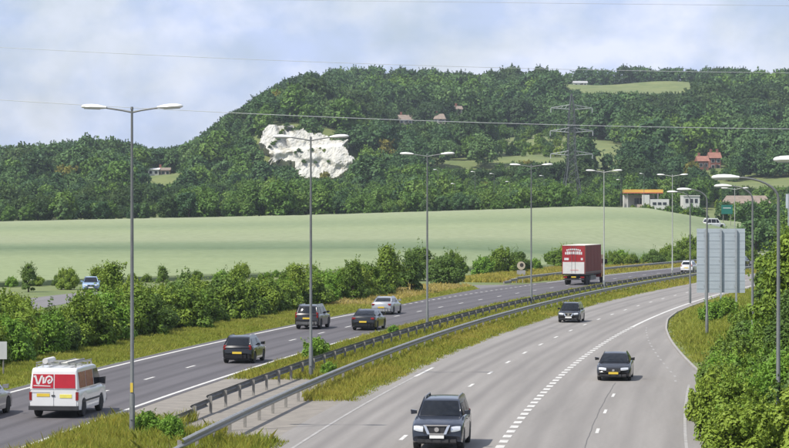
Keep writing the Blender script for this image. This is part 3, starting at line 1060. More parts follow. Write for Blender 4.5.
yb = 96.0
n_h = 0
while yb < 247:
    for row, o0 in enumerate((-23.0, -26.4, -29.6)):
        y = yb + rng.uniform(-1.2, 1.2)
        if row == 2 and rng.random() < 0.3: continue
        if row == 1 and rng.random() < 0.12: continue
        if row == 2 and (195 < y < 240): continue
        if row == 1 and 200 < y < 228 and rng.random() < 0.4: continue
        off = o0 + rng.uniform(-0.8, 0.8) - (3.0 * sst(225, 247, y) if row == 0 else 0)
        p = P(y, float(off))
        kk = int(rng.choice([0, 1, 2, 3, 4, 5, 0, 1, 2] if row else [0, 1, 3, 4, 5, 3, 6]))
        s = rng.uniform(0.8, 1.2) * (0.9 if row == 0 else 1.05)
        bear = 394.5 + p.x * F_PX / p.y
        if 18 < bear < 72 and p.y < 236:                       # a dip in the hedge where the side road shows
            top = 305
        else:
            top = float(np.interp(bear, [-60, 14, 72, 100, 150, 200, 300, 345, 440], [287, 289, 290, 287, 284, 279, 274, 268, 258])) + rng.uniform(-7, 9)
        room = CAM_Z - (top - 209) * p.y / F_PX
        hb_ = (3.9, 3.5, 4.6, 2.8, 3.3, 3.6, 2.2)[kk]
        sv = min(s, room / hb_)
        if sv < 0.25: continue
        s = max(sv, (0.45 if top == 305 else 0.72) * s)
        place_plant('hedge_bush', HB[kk], hedge_label(kk, row, p), 'bush', 'bushes of the roadside hedge', (p.x, p.y, 0), s, sz=sv / s, parts=SHRUB)
        n_h += 1
    yb += 2.2
# young trees rising out of the hedge (X, Y, proto, scale, label)
for (x, y, k, s, lab) in (
        (-21.0, 186, 0, 0.90, 'tall pointed young tree rising from the hedge left of the tallest lamp post'),
        (-36.6, 250, 2, 0.62, 'small round tree at the field corner beyond the side road'),
        (-24.3, 262, 1, 0.46, 'little tree on the field edge just right of the tallest lamp post'),
        (-12.6, 200, 1, 0.72, 'leafy young tree rising from the middle of the hedge'),
        (-8.0, 206, 0, 0.78, 'slim young tree behind the second lamp post'),
        (-3.6, 216, 1, 0.76, 'young tree rising from the hedge above the dark people carrier'),
        (-0.6, 236, 0, 1.02, 'slim pointed tree near the end of the hedge'),
        (1.6, 240, 2, 0.85, 'dark round tree ending the hedge behind the third lamp post'),
        (-16.4, 196, 2, 0.72, 'dark young tree in the hedge above the hatchback'),
        (-24.5, 128, 3, 0.55, 'bushy tree at the near end of the hedge')):
    place_plant('young_tree', YT[k], lab, 'tree', None, (x, y, 0), s)
for (x, y, k, s, lab) in (
        (-33.6, 258, 0, 0.62, 'broad bush beside the side road, left of the pointed young tree'),
        (-31.0, 262, 3, 0.85, 'low broad bush at the field edge beyond the side road'),
        (-18.0, 262, 6, 0.9, 'bright little bush at the field edge above the hedge'),
        (3.2, 290, 5, 1.15, 'dark rounded bush at the end of the hedge by the junction'),
        (5.6, 268, 5, 0.98, 'dark bush overhanging the golden verge'),
        (7.2, 302, 2, 0.78, 'upright bush standing on the field edge above the junction'),
        (11.0, 312, 6, 1.15, 'small bush alone on the field edge'),
        (13.4, 318, 0, 0.95, 'round dark bush beside the small road sign'),
        (16.0, 322, 5, 0.85, 'low dark bush just behind the small road sign'),
        (18.6, 330, 6, 0.85, 'small bush on the field edge right of the road sign'),
        (22.2, 345, 3, 1.0, 'bush on the field edge left of the lorry'),
        (24.0, 350, 0, 0.9, 'leafy bush on the field edge beside the lorry'),
        (34.0, 375, 6, 1.0, 'tiny pointed bush beyond the far crash barrier'),
        (43.0, 392, 3, 1.0, 'low bush beyond the far crash barrier, left of the sixth lamp post'),
        (46.5, 396, 2, 1.0, 'dark upright bush right of the sixth lamp post'),
        (49.0, 399, 1, 1.0, 'bush beyond the far barrier next to the big sign'),
        (58.0, 425, 5, 1.3, 'bush hidden partly by the back of the big sign')):
    place_plant('field_edge_bush', HB[k], lab, 'bush', None, (x, y, hz(x, y)), s, parts=SHRUB)

for i in range(30):
    x = 25.5 + i * 1.15 + rng.uniform(-0.4, 0.4)
    y = float(np.interp(x, [20, 36, 52, 66], [340, 368, 398, 425])) - rng.uniform(1, 5)
    k = int(rng.integers(0, 7))
    place_plant('field_edge_bush', HB[k], BUSH_LOOK[k] + ' bush in the line along the field edge behind the far crash barrier', 'bush', 'bushes behind the far crash barrier', (x, y, hz(x, y)), rng.uniform(0.35, 0.75), parts=SHRUB)
for i in range(26):
    x = -42 + i * 1.75 + rng.uniform(-0.6, 0.6)
    y = float(np.interp(x, [-45, -28, -12, 4], [262, 285, 305, 322])) - rng.uniform(0.5, 3)
    k = int(rng.choice([3, 6, 1, 4, 0]))
    px = 394.5 + x * F_PX / y
    where = 'left of the nearest lamp post' if px < 132 else 'between the two nearest lamp posts' if px < 311 else 'right of the second lamp post'
    place_plant('field_edge_bush', HB[k], BUSH_LOOK[k] + ' bush on the near field edge ' + where, 'bush', 'low bushes on the near edge of the wheat field', (x, y, hz(x, y)), rng.uniform(0.22, 0.55), parts=SHRUB)
for i in range(22):
    px = 622 + i * 3.7 + rng.uniform(-1, 1); y = 612 + rng.uniform(-4, 30); x = (px - 394.5) * y / F_PX
    zt = CAM_Z + (209 - rng.uniform(201.5, 208)) * y / F_PX
    k = int(rng.integers(0, 4)); sc = (zt - hz(x, y)) / 3.6
    if sc < 0.3: continue
    place_plant('field_edge_bush', SB[k], 'bush between the wheat field and the petrol station', 'bush', 'bushes in front of the petrol station', (x, y, hz(x, y) - 0.1), min(sc, 1.6), parts=SHRUB)

# shrubs on the bank to the right of the slip road
right = []
for y in np.arange(80, 166, 2.6):
    for j, d0 in enumerate((1.15, 3.4, 6.4, 9.6)):
        if y > 122 and j == 0: continue
        if y > 138 and j == 1: continue
        if y > 154 and j == 2: continue
        yy_ = y + rng.uniform(-0.8, 0.8); off = float(kerb_off(yy_)) + d0 + rng.uniform(-0.5, 0.5) + (y > 122) * (y - 122) * 0.10
        p = P(yy_, off)
        right.append((p.x, p.y, j))
def bank_label(kk, j, y):
    return BUSH_LOOK[kk] + ' thicket shrub ' + ('at the kerb', 'just behind the kerb shrubs', 'in the middle of the bank', 'at the back of the bank')[j] + (' at the bottom right corner' if y < 95 else ' left of the near lamp pole' if y < 120 else ' below the grassy bank')


for (x, y, j) in right:
    kk = int(rng.choice([4, 6, 0, 1, 3, 5])) if j < 2 else int(rng.choice([0, 1, 2, 5, 4]))
    s = (0.62, 0.75, 0.92, 1.05)[j] * rng.uniform(0.9, 1.15)
    place_plant('bank_shrub', HB[kk], bank_label(kk, j, y), 'shrub', 'thicket of shrubs beside the slip road', (x, y, hz(x, y) - 0.1), s, parts=SHRUB)
for (x, y, k, s, lab) in (
        (19.2, 118, 3, 1.05, 'tall leafy tree at the right edge above the thicket'),
        (23.0, 142, 3, 1.0, 'dense tree standing behind the nearest roadside lamp post'),
        (25.5, 160, 4, 0.9, 'dark tree on the bank right of the big sign'),
        (27.6, 175, 3, 0.85, 'leafy tree on the bank beyond the dark tree'),
        (17.2, 104, 4, 0.72, 'dark low tree deep in the thicket')):
    place_plant('bank_tree', YT[k], lab, 'tree', None, (x, y, hz(x, y) - 0.1), s)
for (x, y, k, s, lab) in (
        (24.0, 181, 6, 0.8, 'small leafy shrub at the left foot of the big sign'),
        (22.6, 178, 6, 0.75, 'small shrub below the middle post of the big sign'),
        (26.6, 181, 3, 0.62, 'dark shrub at the right foot of the big sign'),
        (21.4, 152, 1, 0.62, 'dark green shrub on the grassy bank below the sign'),
        (21.6, 143, 0, 0.66, 'rounded shrub where the grassy bank meets the thicket')):
    place_plant('bank_shrub', HB[k], lab, 'shrub', None, (x, y, hz(x, y) - 0.05), s, parts=SHRUB)
# trees beyond the far end of the road, right of the sign
for i, px in enumerate((724, 733, 741, 750, 757, 765, 772, 780, 787)):
    y = 600 + (i % 3) * 9; x = (px - 394.5) * y / F_PX
    zt = CAM_Z + (209 - (199 + (i * 7) % 5)) * y / F_PX
    place_plant('roadside_tree', WT[(0, 4, 7)[i % 3]], 'tree just in front of the long brown roof at the right', 'tree', 'trees before the brown roof', (x, y, hz(x, y) - 0.2), max(0.3, (zt - hz(x, y)) / 11.0))
for i in range(26):
    x = rng.uniform(58, 98); y = rng.uniform(470, 600) if i < 16 else rng.uniform(420, 470)
    if i >= 16: x = rng.uniform(66, 84) + 8
    if off_of(x, y) > -22 and off_of(x, y) < 16: x = float(ref_x(y)) - rng.uniform(24, 34)
    if 394.5 + x * F_PX / y < 712: continue
    place_plant('roadside_tree', WT[int(rng.choice([0, 4, 7, 2]))], 'green tree in the clump beyond the far bend of the road', 'tree', 'trees beyond the far bend', (x, y, hz(x, y) - 0.2), rng.uniform(0.42, 0.68))

# ------------------------------------------------------------------ grass
def grass(name, label, y0, y1, o0, o1, dens, hgt, wid, material, dry, seed, skip=None, hvar=0.35):
    """standing blades between two offsets from the road's line"""
    r = np.random.default_rng(seed)
    area = (y1 - y0) * abs((o1 if not callable(o1) else 6.0) - (o0 if not callable(o0) else 0.0))
    n = int(area * dens)
    Y = r.uniform(y0, y1, n)
    Y = y0 + (Y - y0) ** 1.0
    lo = np.asarray(o0(Y) if callable(o0) else np.full(n, o0)); hi = np.asarray(o1(Y) if callable(o1) else np.full(n, o1))
    O = lo + (hi - lo) * r.random(n)
    s = ref_s(Y); k = 1 / np.sqrt(1 + s * s)
    X = ref_x(Y) + O * k; Yw = Y - O * s * k
    patch = np.sin(X * 0.9 + 2 * np.sin(Yw * 0.31)) * np.sin(Yw * 0.57 + np.sin(X * 0.7)) + 0.6 * np.sin(X * 2.3 + Yw * 1.7)
    keep = r.random(n) < np.clip(0.75 + 0.35 * patch, 0.12, 1)
    if skip is not None: keep &= ~skip(O, Y)
    X, Yw, O, patch, Y = X[keep], Yw[keep], O[keep], patch[keep], Y[keep]
    n = len(X)
    far_ = np.clip(Y / 110.0, 0.9, 2.6)
    edge = np.minimum(np.minimum(O - lo[keep], hi[keep] - O) / 0.6, 1).clip(0.25, 1)
    h = hgt * edge * np.interp(Y, [95, 105], [1.35, 1.0]) * (1 + hvar * patch * 0.6 + r.normal(0, 0.25, n)).clip(0.3, 1.9)
    w = wid * far_ * r.uniform(0.6, 1.4, n)
    a = r.uniform(0, 6.28, n)
    ln = r.normal(0, 0.28, (n, 2)) * h[:, None]
    z = H(X, Yw)
    base = np.stack([X, Yw, z - 0.02], 1)
    side = np.stack([np.cos(a) * w, np.sin(a) * w, 0 * w], 1)
    tip = base + np.stack([ln[:, 0], ln[:, 1], h], 1)
    mid = base + np.stack([ln[:, 0] * 0.35, ln[:, 1] * 0.35, h * 0.6], 1)
    co = np.stack([base - side * 0.5, base + side * 0.5, mid + side * 0.45, tip, mid - side * 0.45], 1).reshape(-1, 3)
    tint = np.clip(dry(O, Y) + 0.22 * patch + r.normal(0, 0.27, n), 0, 1)
    me = bpy.data.meshes.new(name)
    f = np.arange(5 * n).reshape(-1, 5)
    me = np_mesh(name, co, quads=f, material=material, attrs={'tint': np.repeat(tint, 5)})
    o = link(name, me)
    return tag(o, label, 'grass', kind='stuff')


paved = lambda O, Y: ((Y > 96) & (Y < 119) & (O < -3.1)) | ((Y > 87.5) & (Y < 106) & (O > -3.1)) | ((Y > 91) & (Y < 108) & (O > -5.2) & (O < -2.7))
grass('median_grass', 'tall straw-coloured and green grass between the two carriageways', 78, 190, -8.9, -0.3, 170, 0.27, 0.034, M_GRASS,
      lambda O, Y: 0.48 + 0.20 * (O > -2.6) * (O < -1.0) * (Y < 175) - 0.12 * (O > -1.0) + 0.12 * np.sin(Y * 0.12), 31, skip=paved)
grass('median_grass', 'rough grass between the barriers where the road bends away', 190, 420, -8.9, -0.3, 80, 0.28, 0.042, M_GRASS,
      lambda O, Y: 0.36 + 0.10 * (O > -2.6) + 0.14 * np.sin(Y * 0.05), 32)
grass('verge_grass', 'short light green grass on the verge below the hedge', 84, 256, -22.5, lambda y: left_edge(y) - 0.15, 85, 0.26, 0.05, M_VERGE,
      lambda O, Y: 0.42 + 0.25 * sst(170, 230, Y), 33)
grass('verge_grass', 'tall golden grass on the verge at the side road junction', 205, 256, -36, lambda y: left_edge(y) - 0.6, 45, 0.45, 0.055, M_GRASS,
      lambda O, Y: 0.62 + 0 * Y, 34)
grass('verge_grass', 'tall golden grass on the verge beyond the junction', 277, 420, -30, -17.6, 50, 0.40, 0.055, M_GRASS,
      lambda O, Y: 0.58 + 0 * Y, 35, skip=lambda O, Y: (O > -18.6) & (Y < 285))
grass('bank_grass', 'yellow-green rough grass on the bank under the big sign', 84, 330, lambda y: kerb_off(y) + 0.2, lambda y: kerb_off(y) + 17, 150, 0.32, 0.038, M_VERGE,
      lambda O, Y: 0.22 + 0.45 * sst(3, 0.3, O - kerb_off(Y)), 36, skip=lambda O, Y: Y < 114)
# loose weeds growing in the median
for i, (y, o, k, s, lab) in enumerate((
        (133.5, -6.8, 6, 0.62, 'dark green bush on the median beside the second lamp post'),
        (89.8, -5.9, 6, 0.42, 'low green weed clump at the foot of the nearest lamp post'),
        (121.5, -4.0, 6, 0.36, 'low weed between the barriers below the second lamp post'),
        (87.0, -4.4, 4, 0.30, 'leafy weed beside the nearest end of the barrier'),
        (160.0, -6.9, 6, 0.36, 'small weed on the median ahead of the third lamp post'))):
    p = P(y, o)
    place_plant('median_weed', HB[k], lab, 'weed', None, (p.x, p.y, 0), s, parts=SHRUB)

# ------------------------------------------------------------------ crash barriers
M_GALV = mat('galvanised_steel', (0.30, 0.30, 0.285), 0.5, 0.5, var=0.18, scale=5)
M_GALV_DARK = mat('dull_shaded_steel', (0.16, 0.16, 0.16), 0.6, 0.4, var=0.22, scale=4)
M_POST = mat('weathered_steel_post', (0.26, 0.248, 0.225), 0.7, 0.2, var=0.2, scale=6)
SEG = 3.2
# W section in (y, z): face towards -y
W_PROF = [(0.00, -0.155), (-0.02, -0.15), (-0.075, -0.105), (-0.075, -0.06), (-0.005, -0.02), (-0.005, 0.02), (-0.075, 0.06), (-0.075, 0.105), (-0.02, 0.15), (0.00, 0.155)]
bb = MB()
nv = len(W_PROF)
pr = W_PROF + [(y + 0.012, z) for (y, z) in W_PROF[::-1]]
vsx = [(x, y, z) for x in (-SEG / 2 - 0.05, SEG / 2 + 0.05) for (y, z) in pr]
n2 = len(pr)
bb.add(vsx, [(i, (i + 1) % n2, n2 + (i + 1) % n2, n2 + i) for i in range(n2)])
RAIL = bb.mesh('rail', M_GALV, True, 50)
RAIL_SHADED = RAIL.copy(); RAIL_SHADED.materials[0] = M_GALV_DARK  # darker copy: the backlit rail's shade is put into its colour
pb = MB()
pb.box((0, 0.10, 0.33), (0.06, 0.11, 0.80)).box((0, 0.03, 0.62), (0.10, 0.06, 0.16))
PPOST = pb.mesh('post', M_POST)


def barrier(label, y0, y1, off, facing, rail, zc=0.60):
    p0 = P(y0, off)
    root = thing('crash_barrier', label, 'crash barrier', (p0.x, p0.y, 0))
    a, a1 = A(y0), A(y1)
    i = 0
    while a < a1:
        y = y_at(a + SEG / 2); p = P(y, off)
        rz = head(y) - (math.pi if facing > 0 else 0)     # rail's face turned to the right (+) or left (-) carriageway
        z = zc - (0.30 * max(0, 1 - i / 2.0) if i < 2 else 0)
        link('rail', rail, root, (p.x - p0.x, p.y - p0.y, z), rz + math.pi * 0 )
        q = P(y_at(a), off)
        link('post', PPOST, root, (q.x - p0.x, q.y - p0.y, -0.02 - (zc - z)), rz)
        a += SEG; i += 1
    return root


# heading h points away; local +x along the road, local -y = to the right of travel
barrier('steel crash barrier in the median facing the pale carriageway', 74, 470, -2.75, -1, RAIL)
barrier('shade-toned steel crash barrier in the median seen from behind, nearer the dark carriageway', 93, 470, -5.45, 1, RAIL_SHADED)
barrier('steel crash barrier beyond the dark carriageway at the field edge', 268, 470, -19.3, -1, RAIL)

# ------------------------------------------------------------------ lamp posts
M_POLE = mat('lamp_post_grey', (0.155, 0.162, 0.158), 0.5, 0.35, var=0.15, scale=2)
M_POLE_SUNLIT = mat('lamp_post_sunlit', (0.36, 0.37, 0.34), 0.5, 0.2, var=0.12, scale=2)  # sunlit paleness of the far posts put into the colour
M_LANT = mat('lantern_white', (0.66, 0.66, 0.64), 0.35, var=0.06, scale=3)
M_LENS = mat('lantern_lens', (0.42, 0.43, 0.42), 0.25, var=0.1, scale=4)
M_DOOR = mat('lamp_door_grey', (0.24, 0.25, 0.25), 0.5, 0.3)
M_YEL = mat('yellow_sticker', (0.62, 0.45, 0.06), 0.6)
# lantern: boat-shaped head along +x, its root at the origin
lv, lf_ = [], []
prof = [(0.0, 0.05, 0.03, -0.03), (0.12, 0.075, 0.05, -0.045), (0.28, 0.12, 0.075, -0.06), (0.52, 0.145, 0.085, -0.06), (0.74, 0.13, 0.075, -0.055), (0.88, 0.085, 0.05, -0.04), (0.93, 0.03, 0.02, -0.02)]
for (x, w, zt, zb) in [(x, w * 1.25, zt * 1.35, zb * 1.25) for (x, w, zt, zb) in prof]:
    for t in range(10):
        a = 2 * math.pi * t / 10
        c_, s_ = math.cos(a), math.sin(a)
        lv.append((x, w * c_, (zt if s_ > 0 else -zb) * s_))
for i in range(len(prof) - 1):
    for j in range(10):
        lf_.append((i * 10 + j, (i + 1) * 10 + j, (i + 1) * 10 + (j + 1) % 10, i * 10 + (j + 1) % 10))
lf_ += [tuple(range(10)), tuple(range(60, 70))[::-1]]
LANT = MB().add(lv, lf_).mesh('lantern', M_LANT, True, 50)
lb = MB()
n_ = 12
lb.slab([(0.53 + 0.30 * math.cos(2 * math.pi * i / n_), 0.105 * math.sin(2 * math.pi * i / n_), -0.052) for i in range(n_)], (0, 0, -0.03))
LENS = lb.mesh('lens', M_LENS, True, 40)


def lamp_twin(label, X, Y, hgt=12.0, material=M_POLE, rz=None, door=True):
    h = head(Y) - math.pi / 2 if rz is None else rz
    o = thing('lamp_post', label, 'lamp post', (X, Y, hz(X, Y)), h, 'twin-headed lamp posts in the median')
    MB().tube([(0, 0, -0.3), (0, 0, 1.5), (0, 0, 1.55), (0, 0, hgt * 0.6), (0, 0, hgt)], [0.105, 0.10, 0.072, 0.06, 0.042], 12).build('pole', material, o, True, 60)
    if door:
        MB().box((0, -0.112, 0.85), (0.10, 0.03, 0.5)).build('access_door', M_DOOR, o)
        if Y < 100: MB().box((0, -0.085, 1.75), (0.10, 0.02, 0.34)).build('sticker', M_YEL, o)
    MB().tube([(0, 0, hgt), (0, 0, hgt + 0.10)], [0.06, 0.045], 10).build('cap', material, o, True)
    for s in (-1, 1):
        MB().tube([(0, 0, hgt - 0.10), (s * 0.35, 0, hgt - 0.03), (s * 0.95, 0, hgt + 0.06)], [0.035, 0.032, 0.03], 8).build('arm', material, o, True)
        l_ = link('lantern', LANT, o, (s * 0.93, 0, hgt + 0.075), 0 if s > 0 else math.pi)
        l_.rotation_euler[1] = -0.04
        link('lens', LENS, l_)
    return o


for (X, Y, hg, m, lab) in (
        (-9.45, 90, 11.75, M_POLE, 'nearest and tallest twin-headed grey lamp post, its foot in the long median grass'),
        (-4.05, 121, 11.6, M_POLE, 'second nearest twin-headed lamp post, in front of the chalk cliff'),
        (2.2, 168, 11.85, M_POLE, 'third twin-headed lamp post along the median, left of the pylon'),
        (11.65, 213, 11.95, M_POLE, 'fourth twin-headed lamp post, between the silver car and the lorry'),
        (21.2, 253, 12.1, M_POLE_SUNLIT, 'pale twin-headed lamp post right beside the red lorry'),
        (32.9, 296, 12.3, M_POLE_SUNLIT, 'pale twin-headed lamp post just left of the white car and the big sign'),
        (46.0, 338, 11.1, M_POLE_SUNLIT, 'pale twin-headed lamp post rising behind the big sign')):
    lamp_twin(lab, X, Y, hg, m)


def lamp_single(label, X, Y, hgt, reach, rz, material=M_POLE, lant=1.0, group='single-headed lamp posts along the slip road'):
    o = thing('lamp_post', label, 'lamp post', (X, Y, hz(X, Y)), rz, group)
    b = MB().tube([(0, 0, -0.3), (0, 0, 1.4), (0, 0, 1.45), (0, 0, hgt - 0.7)], [0.105, 0.10, 0.075, 0.05], 12)
    b.build('pole', material, o, True, 60)
    arc = [(0, 0, hgt - 0.75)]
    for t in np.linspace(0.15, 1, 8):
        arc.append((-reach * (1 - math.cos(t * math.pi / 2)) , 0, hgt - 0.75 + 0.72 * math.sin(t * math.pi / 2)))
    MB().tube(arc, [0.042] * 4 + [0.034] * 5, 8).build('arm', material, o, True, 60)
    l_ = link('lantern', LANT, o, (-reach + 0.05, 0, hgt - 0.02), math.pi)
    l_.scale = (lant, lant, lant)
    link('lens', LENS, l_)
    return o


for (X, Y, hg, re, lab) in (
        (12.15, 67, 9.5, 1.1, 'white lantern of a lamp post whose pole stands beyond the right edge'),
        (12.9, 84, 9.25, 1.35, 'near single-armed lamp post rising from the thicket beside the slip road'),
        (19.05, 133, 9.45, 1.15, 'single-armed lamp post in front of the right edge of the big sign'),
        (20.0, 160, 9.5, 1.05, 'single-armed lamp post on the bank, in front of the left of the sign'),
        (25.9, 219, 9.8, 1.15, 'single-armed lamp post at the tip of the bank, left of the sign')):
    lamp_single(lab, X, Y, hg - hz(X, Y), re, head(Y) - math.pi / 2, M_POLE)

# little far lamps around the junction behind the wheat field
for (px, Y, top) in ((438, 655, 168), (475, 650, 170), (494, 660, 172), (420, 640, 180), (455, 640, 182), (510, 640, 180), (544, 648, 174), (621, 640, 178), (644, 632, 172)):
    X = (px - 394.5) * Y / F_PX
    zt = CAM_Z + (209 - top) * Y / F_PX
    hg = zt - hz(X, Y)
    o = thing('street_lamp', 'small distant street lamp standing among the trees behind the wheat field', 'lamp post', (X, Y, hz(X, Y)), rng.uniform(-0.5, 0.5), 'distant street lamps beyond the field')
    MB().tube([(0, 0, -0.3), (0, 0, hg)], [0.07, 0.04], 6).build('pole', M_POLE, o, True)
    MB().tube([(0, 0, hg), (-0.5, 0, hg + 0.05)], 0.05, 6).build('arm', M_POLE_SUNLIT, o, True)
    l_ = link('lantern', LANT, o, (-0.4, 0, hg + 0.08), math.pi)
    l_.scale = (0.9, 1.2, 1.2)

# ------------------------------------------------------------------ signs
M_SIGNB = mat('sign_back_grey', (0.375, 0.425, 0.465), 0.55, 0.0, var=0.08, scale=0.8)
M_RIB = mat('sign_rib_grey', (0.365, 0.412, 0.45), 0.5, 0.2)
M_SPOST = mat('sign_post_steel', (0.40, 0.43, 0.45), 0.4, 0.4, var=0.1)
sgx, sgy = 24.15, 185.0
sg = thing('road_sign', 'large grey direction sign seen from behind on three steel posts', 'road sign', (sgx, sgy, hz(sgx, sgy)), -0.10)
z0 = hz(sgx, sgy)
PW, PH, zb = 3.55, 4.75, 2.05 - z0
nn = 8
for i in range(nn):
    MB().box((0, 0, zb + (i + 0.5) * PH / nn), (PW, 0.03, PH / nn - 0.006)).build('panel', M_SIGNB, sg)
    MB().box((0, -0.020, zb + (i + 0.5) * PH / nn), (PW - 0.06, 0.012, 0.035)).build('stiffener', M_RIB, sg)
for x in (-1.12, 0.0, 1.12):
    MB().box((x, -0.115, (zb + PH) / 2 - 0.2), (0.13, 0.12, zb + PH + 0.3)).build('post', M_SPOST, sg)
    for zz in (zb + 0.5, zb + PH / 2, zb + PH - 0.5):
        MB().box((x, -0.06, zz), (0.26, 0.02, 0.10)).build('clamp', M_SPOST, sg)
MB().box((0, 0.022, zb + PH / 2), (PW - 0.04, 0.008, PH - 0.04)).build('sign_face', mat('sign_face_blue', (0.02, 0.10, 0.35), 0.4), sg)

M_WHITE = mat('sign_white', (0.58, 0.58, 0.56), 0.5, var=0.06)
p = (-19.4, 122.0)
s2 = thing('road_sign', 'white sign board cut off by the left edge of the picture', 'road sign', (p[0], p[1], 0), 0.08)
MB().box((0, 0, 1.30), (0.95, 0.03, 0.86)).build('sign_board', M_WHITE, s2)
for x in (-0.3, 0.3):
    MB().tube([(x, 0.05, -0.2), (x, 0.05, 1.70)], 0.038, 8).build('post', M_POST, s2, True)

s3 = thing('road_sign', 'small pale roadside sign with a dark patch on the golden verge', 'road sign', (15.2, 300.0, 0), 0.2)
MB().lathe_y([(-0.015, 0.50), (0.015, 0.50)], 20, (0, 0, 1.55)).build('sign_disc', mat('sign_cream', (0.60, 0.52, 0.38), 0.6), s3)
MB().lathe_y([(-0.024, 0.24), (-0.017, 0.24)], 14, (0.06, 0, 1.62)).build('dark_patch', mat('sign_dark', (0.06, 0.05, 0.045), 0.7), s3)
MB().box((0, 0, 0.72), (1.05, 0.03, 0.55)).build('lower_board', mat('sign_grey', (0.42, 0.41, 0.40), 0.6), s3)
for x in (-0.42, 0.42):
    MB().tube([(x, 0.05, -0.2), (x, 0.05, 1.0)], 0.04, 8).build('post', M_POST, s3, True)

yq = 520.0
xq = (727 - 394.5) * yq / F_PX
s4 = thing('road_sign', 'green direction sign among trees beyond the far bend', 'road sign', (xq, yq, hz(xq, yq)), 0.15)
zq = CAM_Z + (209 - 212) * yq / F_PX - hz(xq, yq)
MB().box((0, 0, zq + 0.95), (2.4, 0.05, 1.9)).build('sign_board', mat('sign_green', (0.01, 0.16, 0.12), 0.5), s4)
MB().box((0, -0.03, zq + 1.25), (1.7, 0.012, 0.18)).build('legend_band', M_WHITE, s4)
for x in (-0.8, 0.8):
    MB().tube([(x, 0.09, -0.3), (x, 0.09, zq + 1.8)], 0.06, 8).build('post', M_POST, s4, True)
yq = 330.0
xq = 52.6
s5 = thing('road_sign', 'blue-grey back of a sign at the right edge above the trees', 'road sign', (xq, yq, hz(xq, yq)), -0.3)
zq = CAM_Z + (209 - 206) * yq / F_PX - hz(xq, yq)
MB().box((0, 0, zq + 0.9), (1.9, 0.04, 1.9)).build('sign_board', M_SIGNB, s5)
for x in (-0.6, 0.6):
    MB().box((x, -0.06, (zq + 1.8) / 2), (0.12, 0.08, zq + 1.9)).build('post', M_SPOST, s5)

# ------------------------------------------------------------------ pylon and overhead wires
M_STEEL = mat('pylon_steel', (0.085, 0.095, 0.10), 0.6, 0.3, var=0.1)
PX, PY = 48.3, 682.0
py = thing('electricity_pylon', 'tall steel lattice electricity pylon with three pairs of arms', 'pylon', (PX, PY, hz(PX, PY)), 0.12)
HT = CAM_Z + (209 - 92) * PY / F_PX - hz(PX, PY)


def pw(z):
    return float(np.interp(z / HT, [0, 0.40, 0.86, 1.0], [2.9, 1.05, 0.72, 0.12]))


lv_ = [0, 0.10, 0.19, 0.27, 0.34, 0.40, 0.46, 0.52, 0.58, 0.64, 0.70, 0.76, 0.82, 0.88, 0.94, 1.0]
zs = [t * HT for t in lv_]
for sx in (-1, 1):
    for sy in (-1, 1):
        MB().tube([(sx * pw(z), sy * pw(z), z - (0.4 if z == 0 else 0)) for z in zs], 0.13, 4).build('leg', M_STEEL, py)
br = MB()
for i in range(len(zs) - 1):
    a, b_ = zs[i], zs[i + 1]
    wa, wb_ = pw(a), pw(b_)
    for ax in range(4):
        c4 = [(-1, -1), (1, -1), (1, 1), (-1, 1)]
        (x0, y0), (x1, y1) = c4[ax], c4[(ax + 1) % 4]
        br.tube([(x0 * wa, y0 * wa, a), (x1 * wb_, y1 * wb_, b_)], 0.045, 3, False)
        br.tube([(x1 * wa, y1 * wa, a), (x0 * wb_, y0 * wb_, b_)], 0.045, 3, False)
        br.tube([(x0 * wb_, y0 * wb_, b_), (x1 * wb_, y1 * wb_, b_)], 0.045, 3, False)
br.build('lattice', M_STEEL, py)
M_INS = mat('insulator_glass', (0.45, 0.47, 0.46), 0.3)
for fz, span in ((0.865, 5.7), (0.665, 5.9), (0.465, 5.8)):
    z = fz * HT
    for s in (-1, 1):
        b_ = MB()
        w = pw(z)
        for sy in (-1, 1):
            b_.tube([(s * w, sy * w, z), (s * span, 0, z + 0.35)], 0.10, 4)
            b_.tube([(s * w, sy * w, z + 1.2), (s * span, 0, z + 0.40)], 0.085, 4)
        for t in (0.25, 0.5, 0.75):
            xx = s * (w + (span - w) * t)
            b_.tube([(xx, -w * (1 - t), z + 0.3 * t), (xx, w * (1 - t), z + 0.3 * t)], 0.05, 3)
            b_.tube([(xx, 0, z + 0.3 * t), (xx - s * 0.9, 0, z + 1.1 * (1 - t) + 0.4)], 0.05, 3)
        b_.build('arm', mat('pylon_arm_steel', (0.34, 0.36, 0.36), 0.5, 0.3), py)
        MB().tube([(s * span, 0, z + 0.3), (s * span, 0, z - 0.9)], 0.11, 6).build('insulator', M_INS, py)
M_WIRE = mat('aluminium_wire', (0.42, 0.43, 0.44), 0.5, 0.3)


def wire(label, pts, rad):
    # pts: three (x, Y, z) points; a parabola through them, carried on past the frame
    xs = np.linspace(-150, 150, 60)
    cz = np.polyfit([p_[0] for p_ in pts], [p_[2] for p_ in pts], 2)
    cy = np.polyfit([p_[0] for p_ in pts], [p_[1] for p_ in pts], 1)
    o = MB().tube([(x, float(np.polyval(cy, x)), float(np.polyval(cz, x))) for x in xs], rad, 6).build('power_cable', M_WIRE, None, True)
    return tag(o, label, 'cable', 'overhead power cables')


def wp(px, y_px, Y): return ((px - 394.5) * Y / F_PX, Y, CAM_Z + (209 - y_px) * Y / F_PX)
wire('thin overhead cable crossing the open sky above the lamp posts', [wp(0, 45.5, 330), wp(400, 63, 330), wp(789, 71, 330)], 0.030)
wire('pale overhead cable crossing in front of the hill below its summit', [wp(0, 98, 330), wp(400, 118, 330), wp(789, 127, 330)], 0.040)
wire('uppermost thin overhead cable near the top right of the sky', [wp(350, -1, 330), wp(560, 1.5, 330), wp(789, 4, 330)], 0.024)

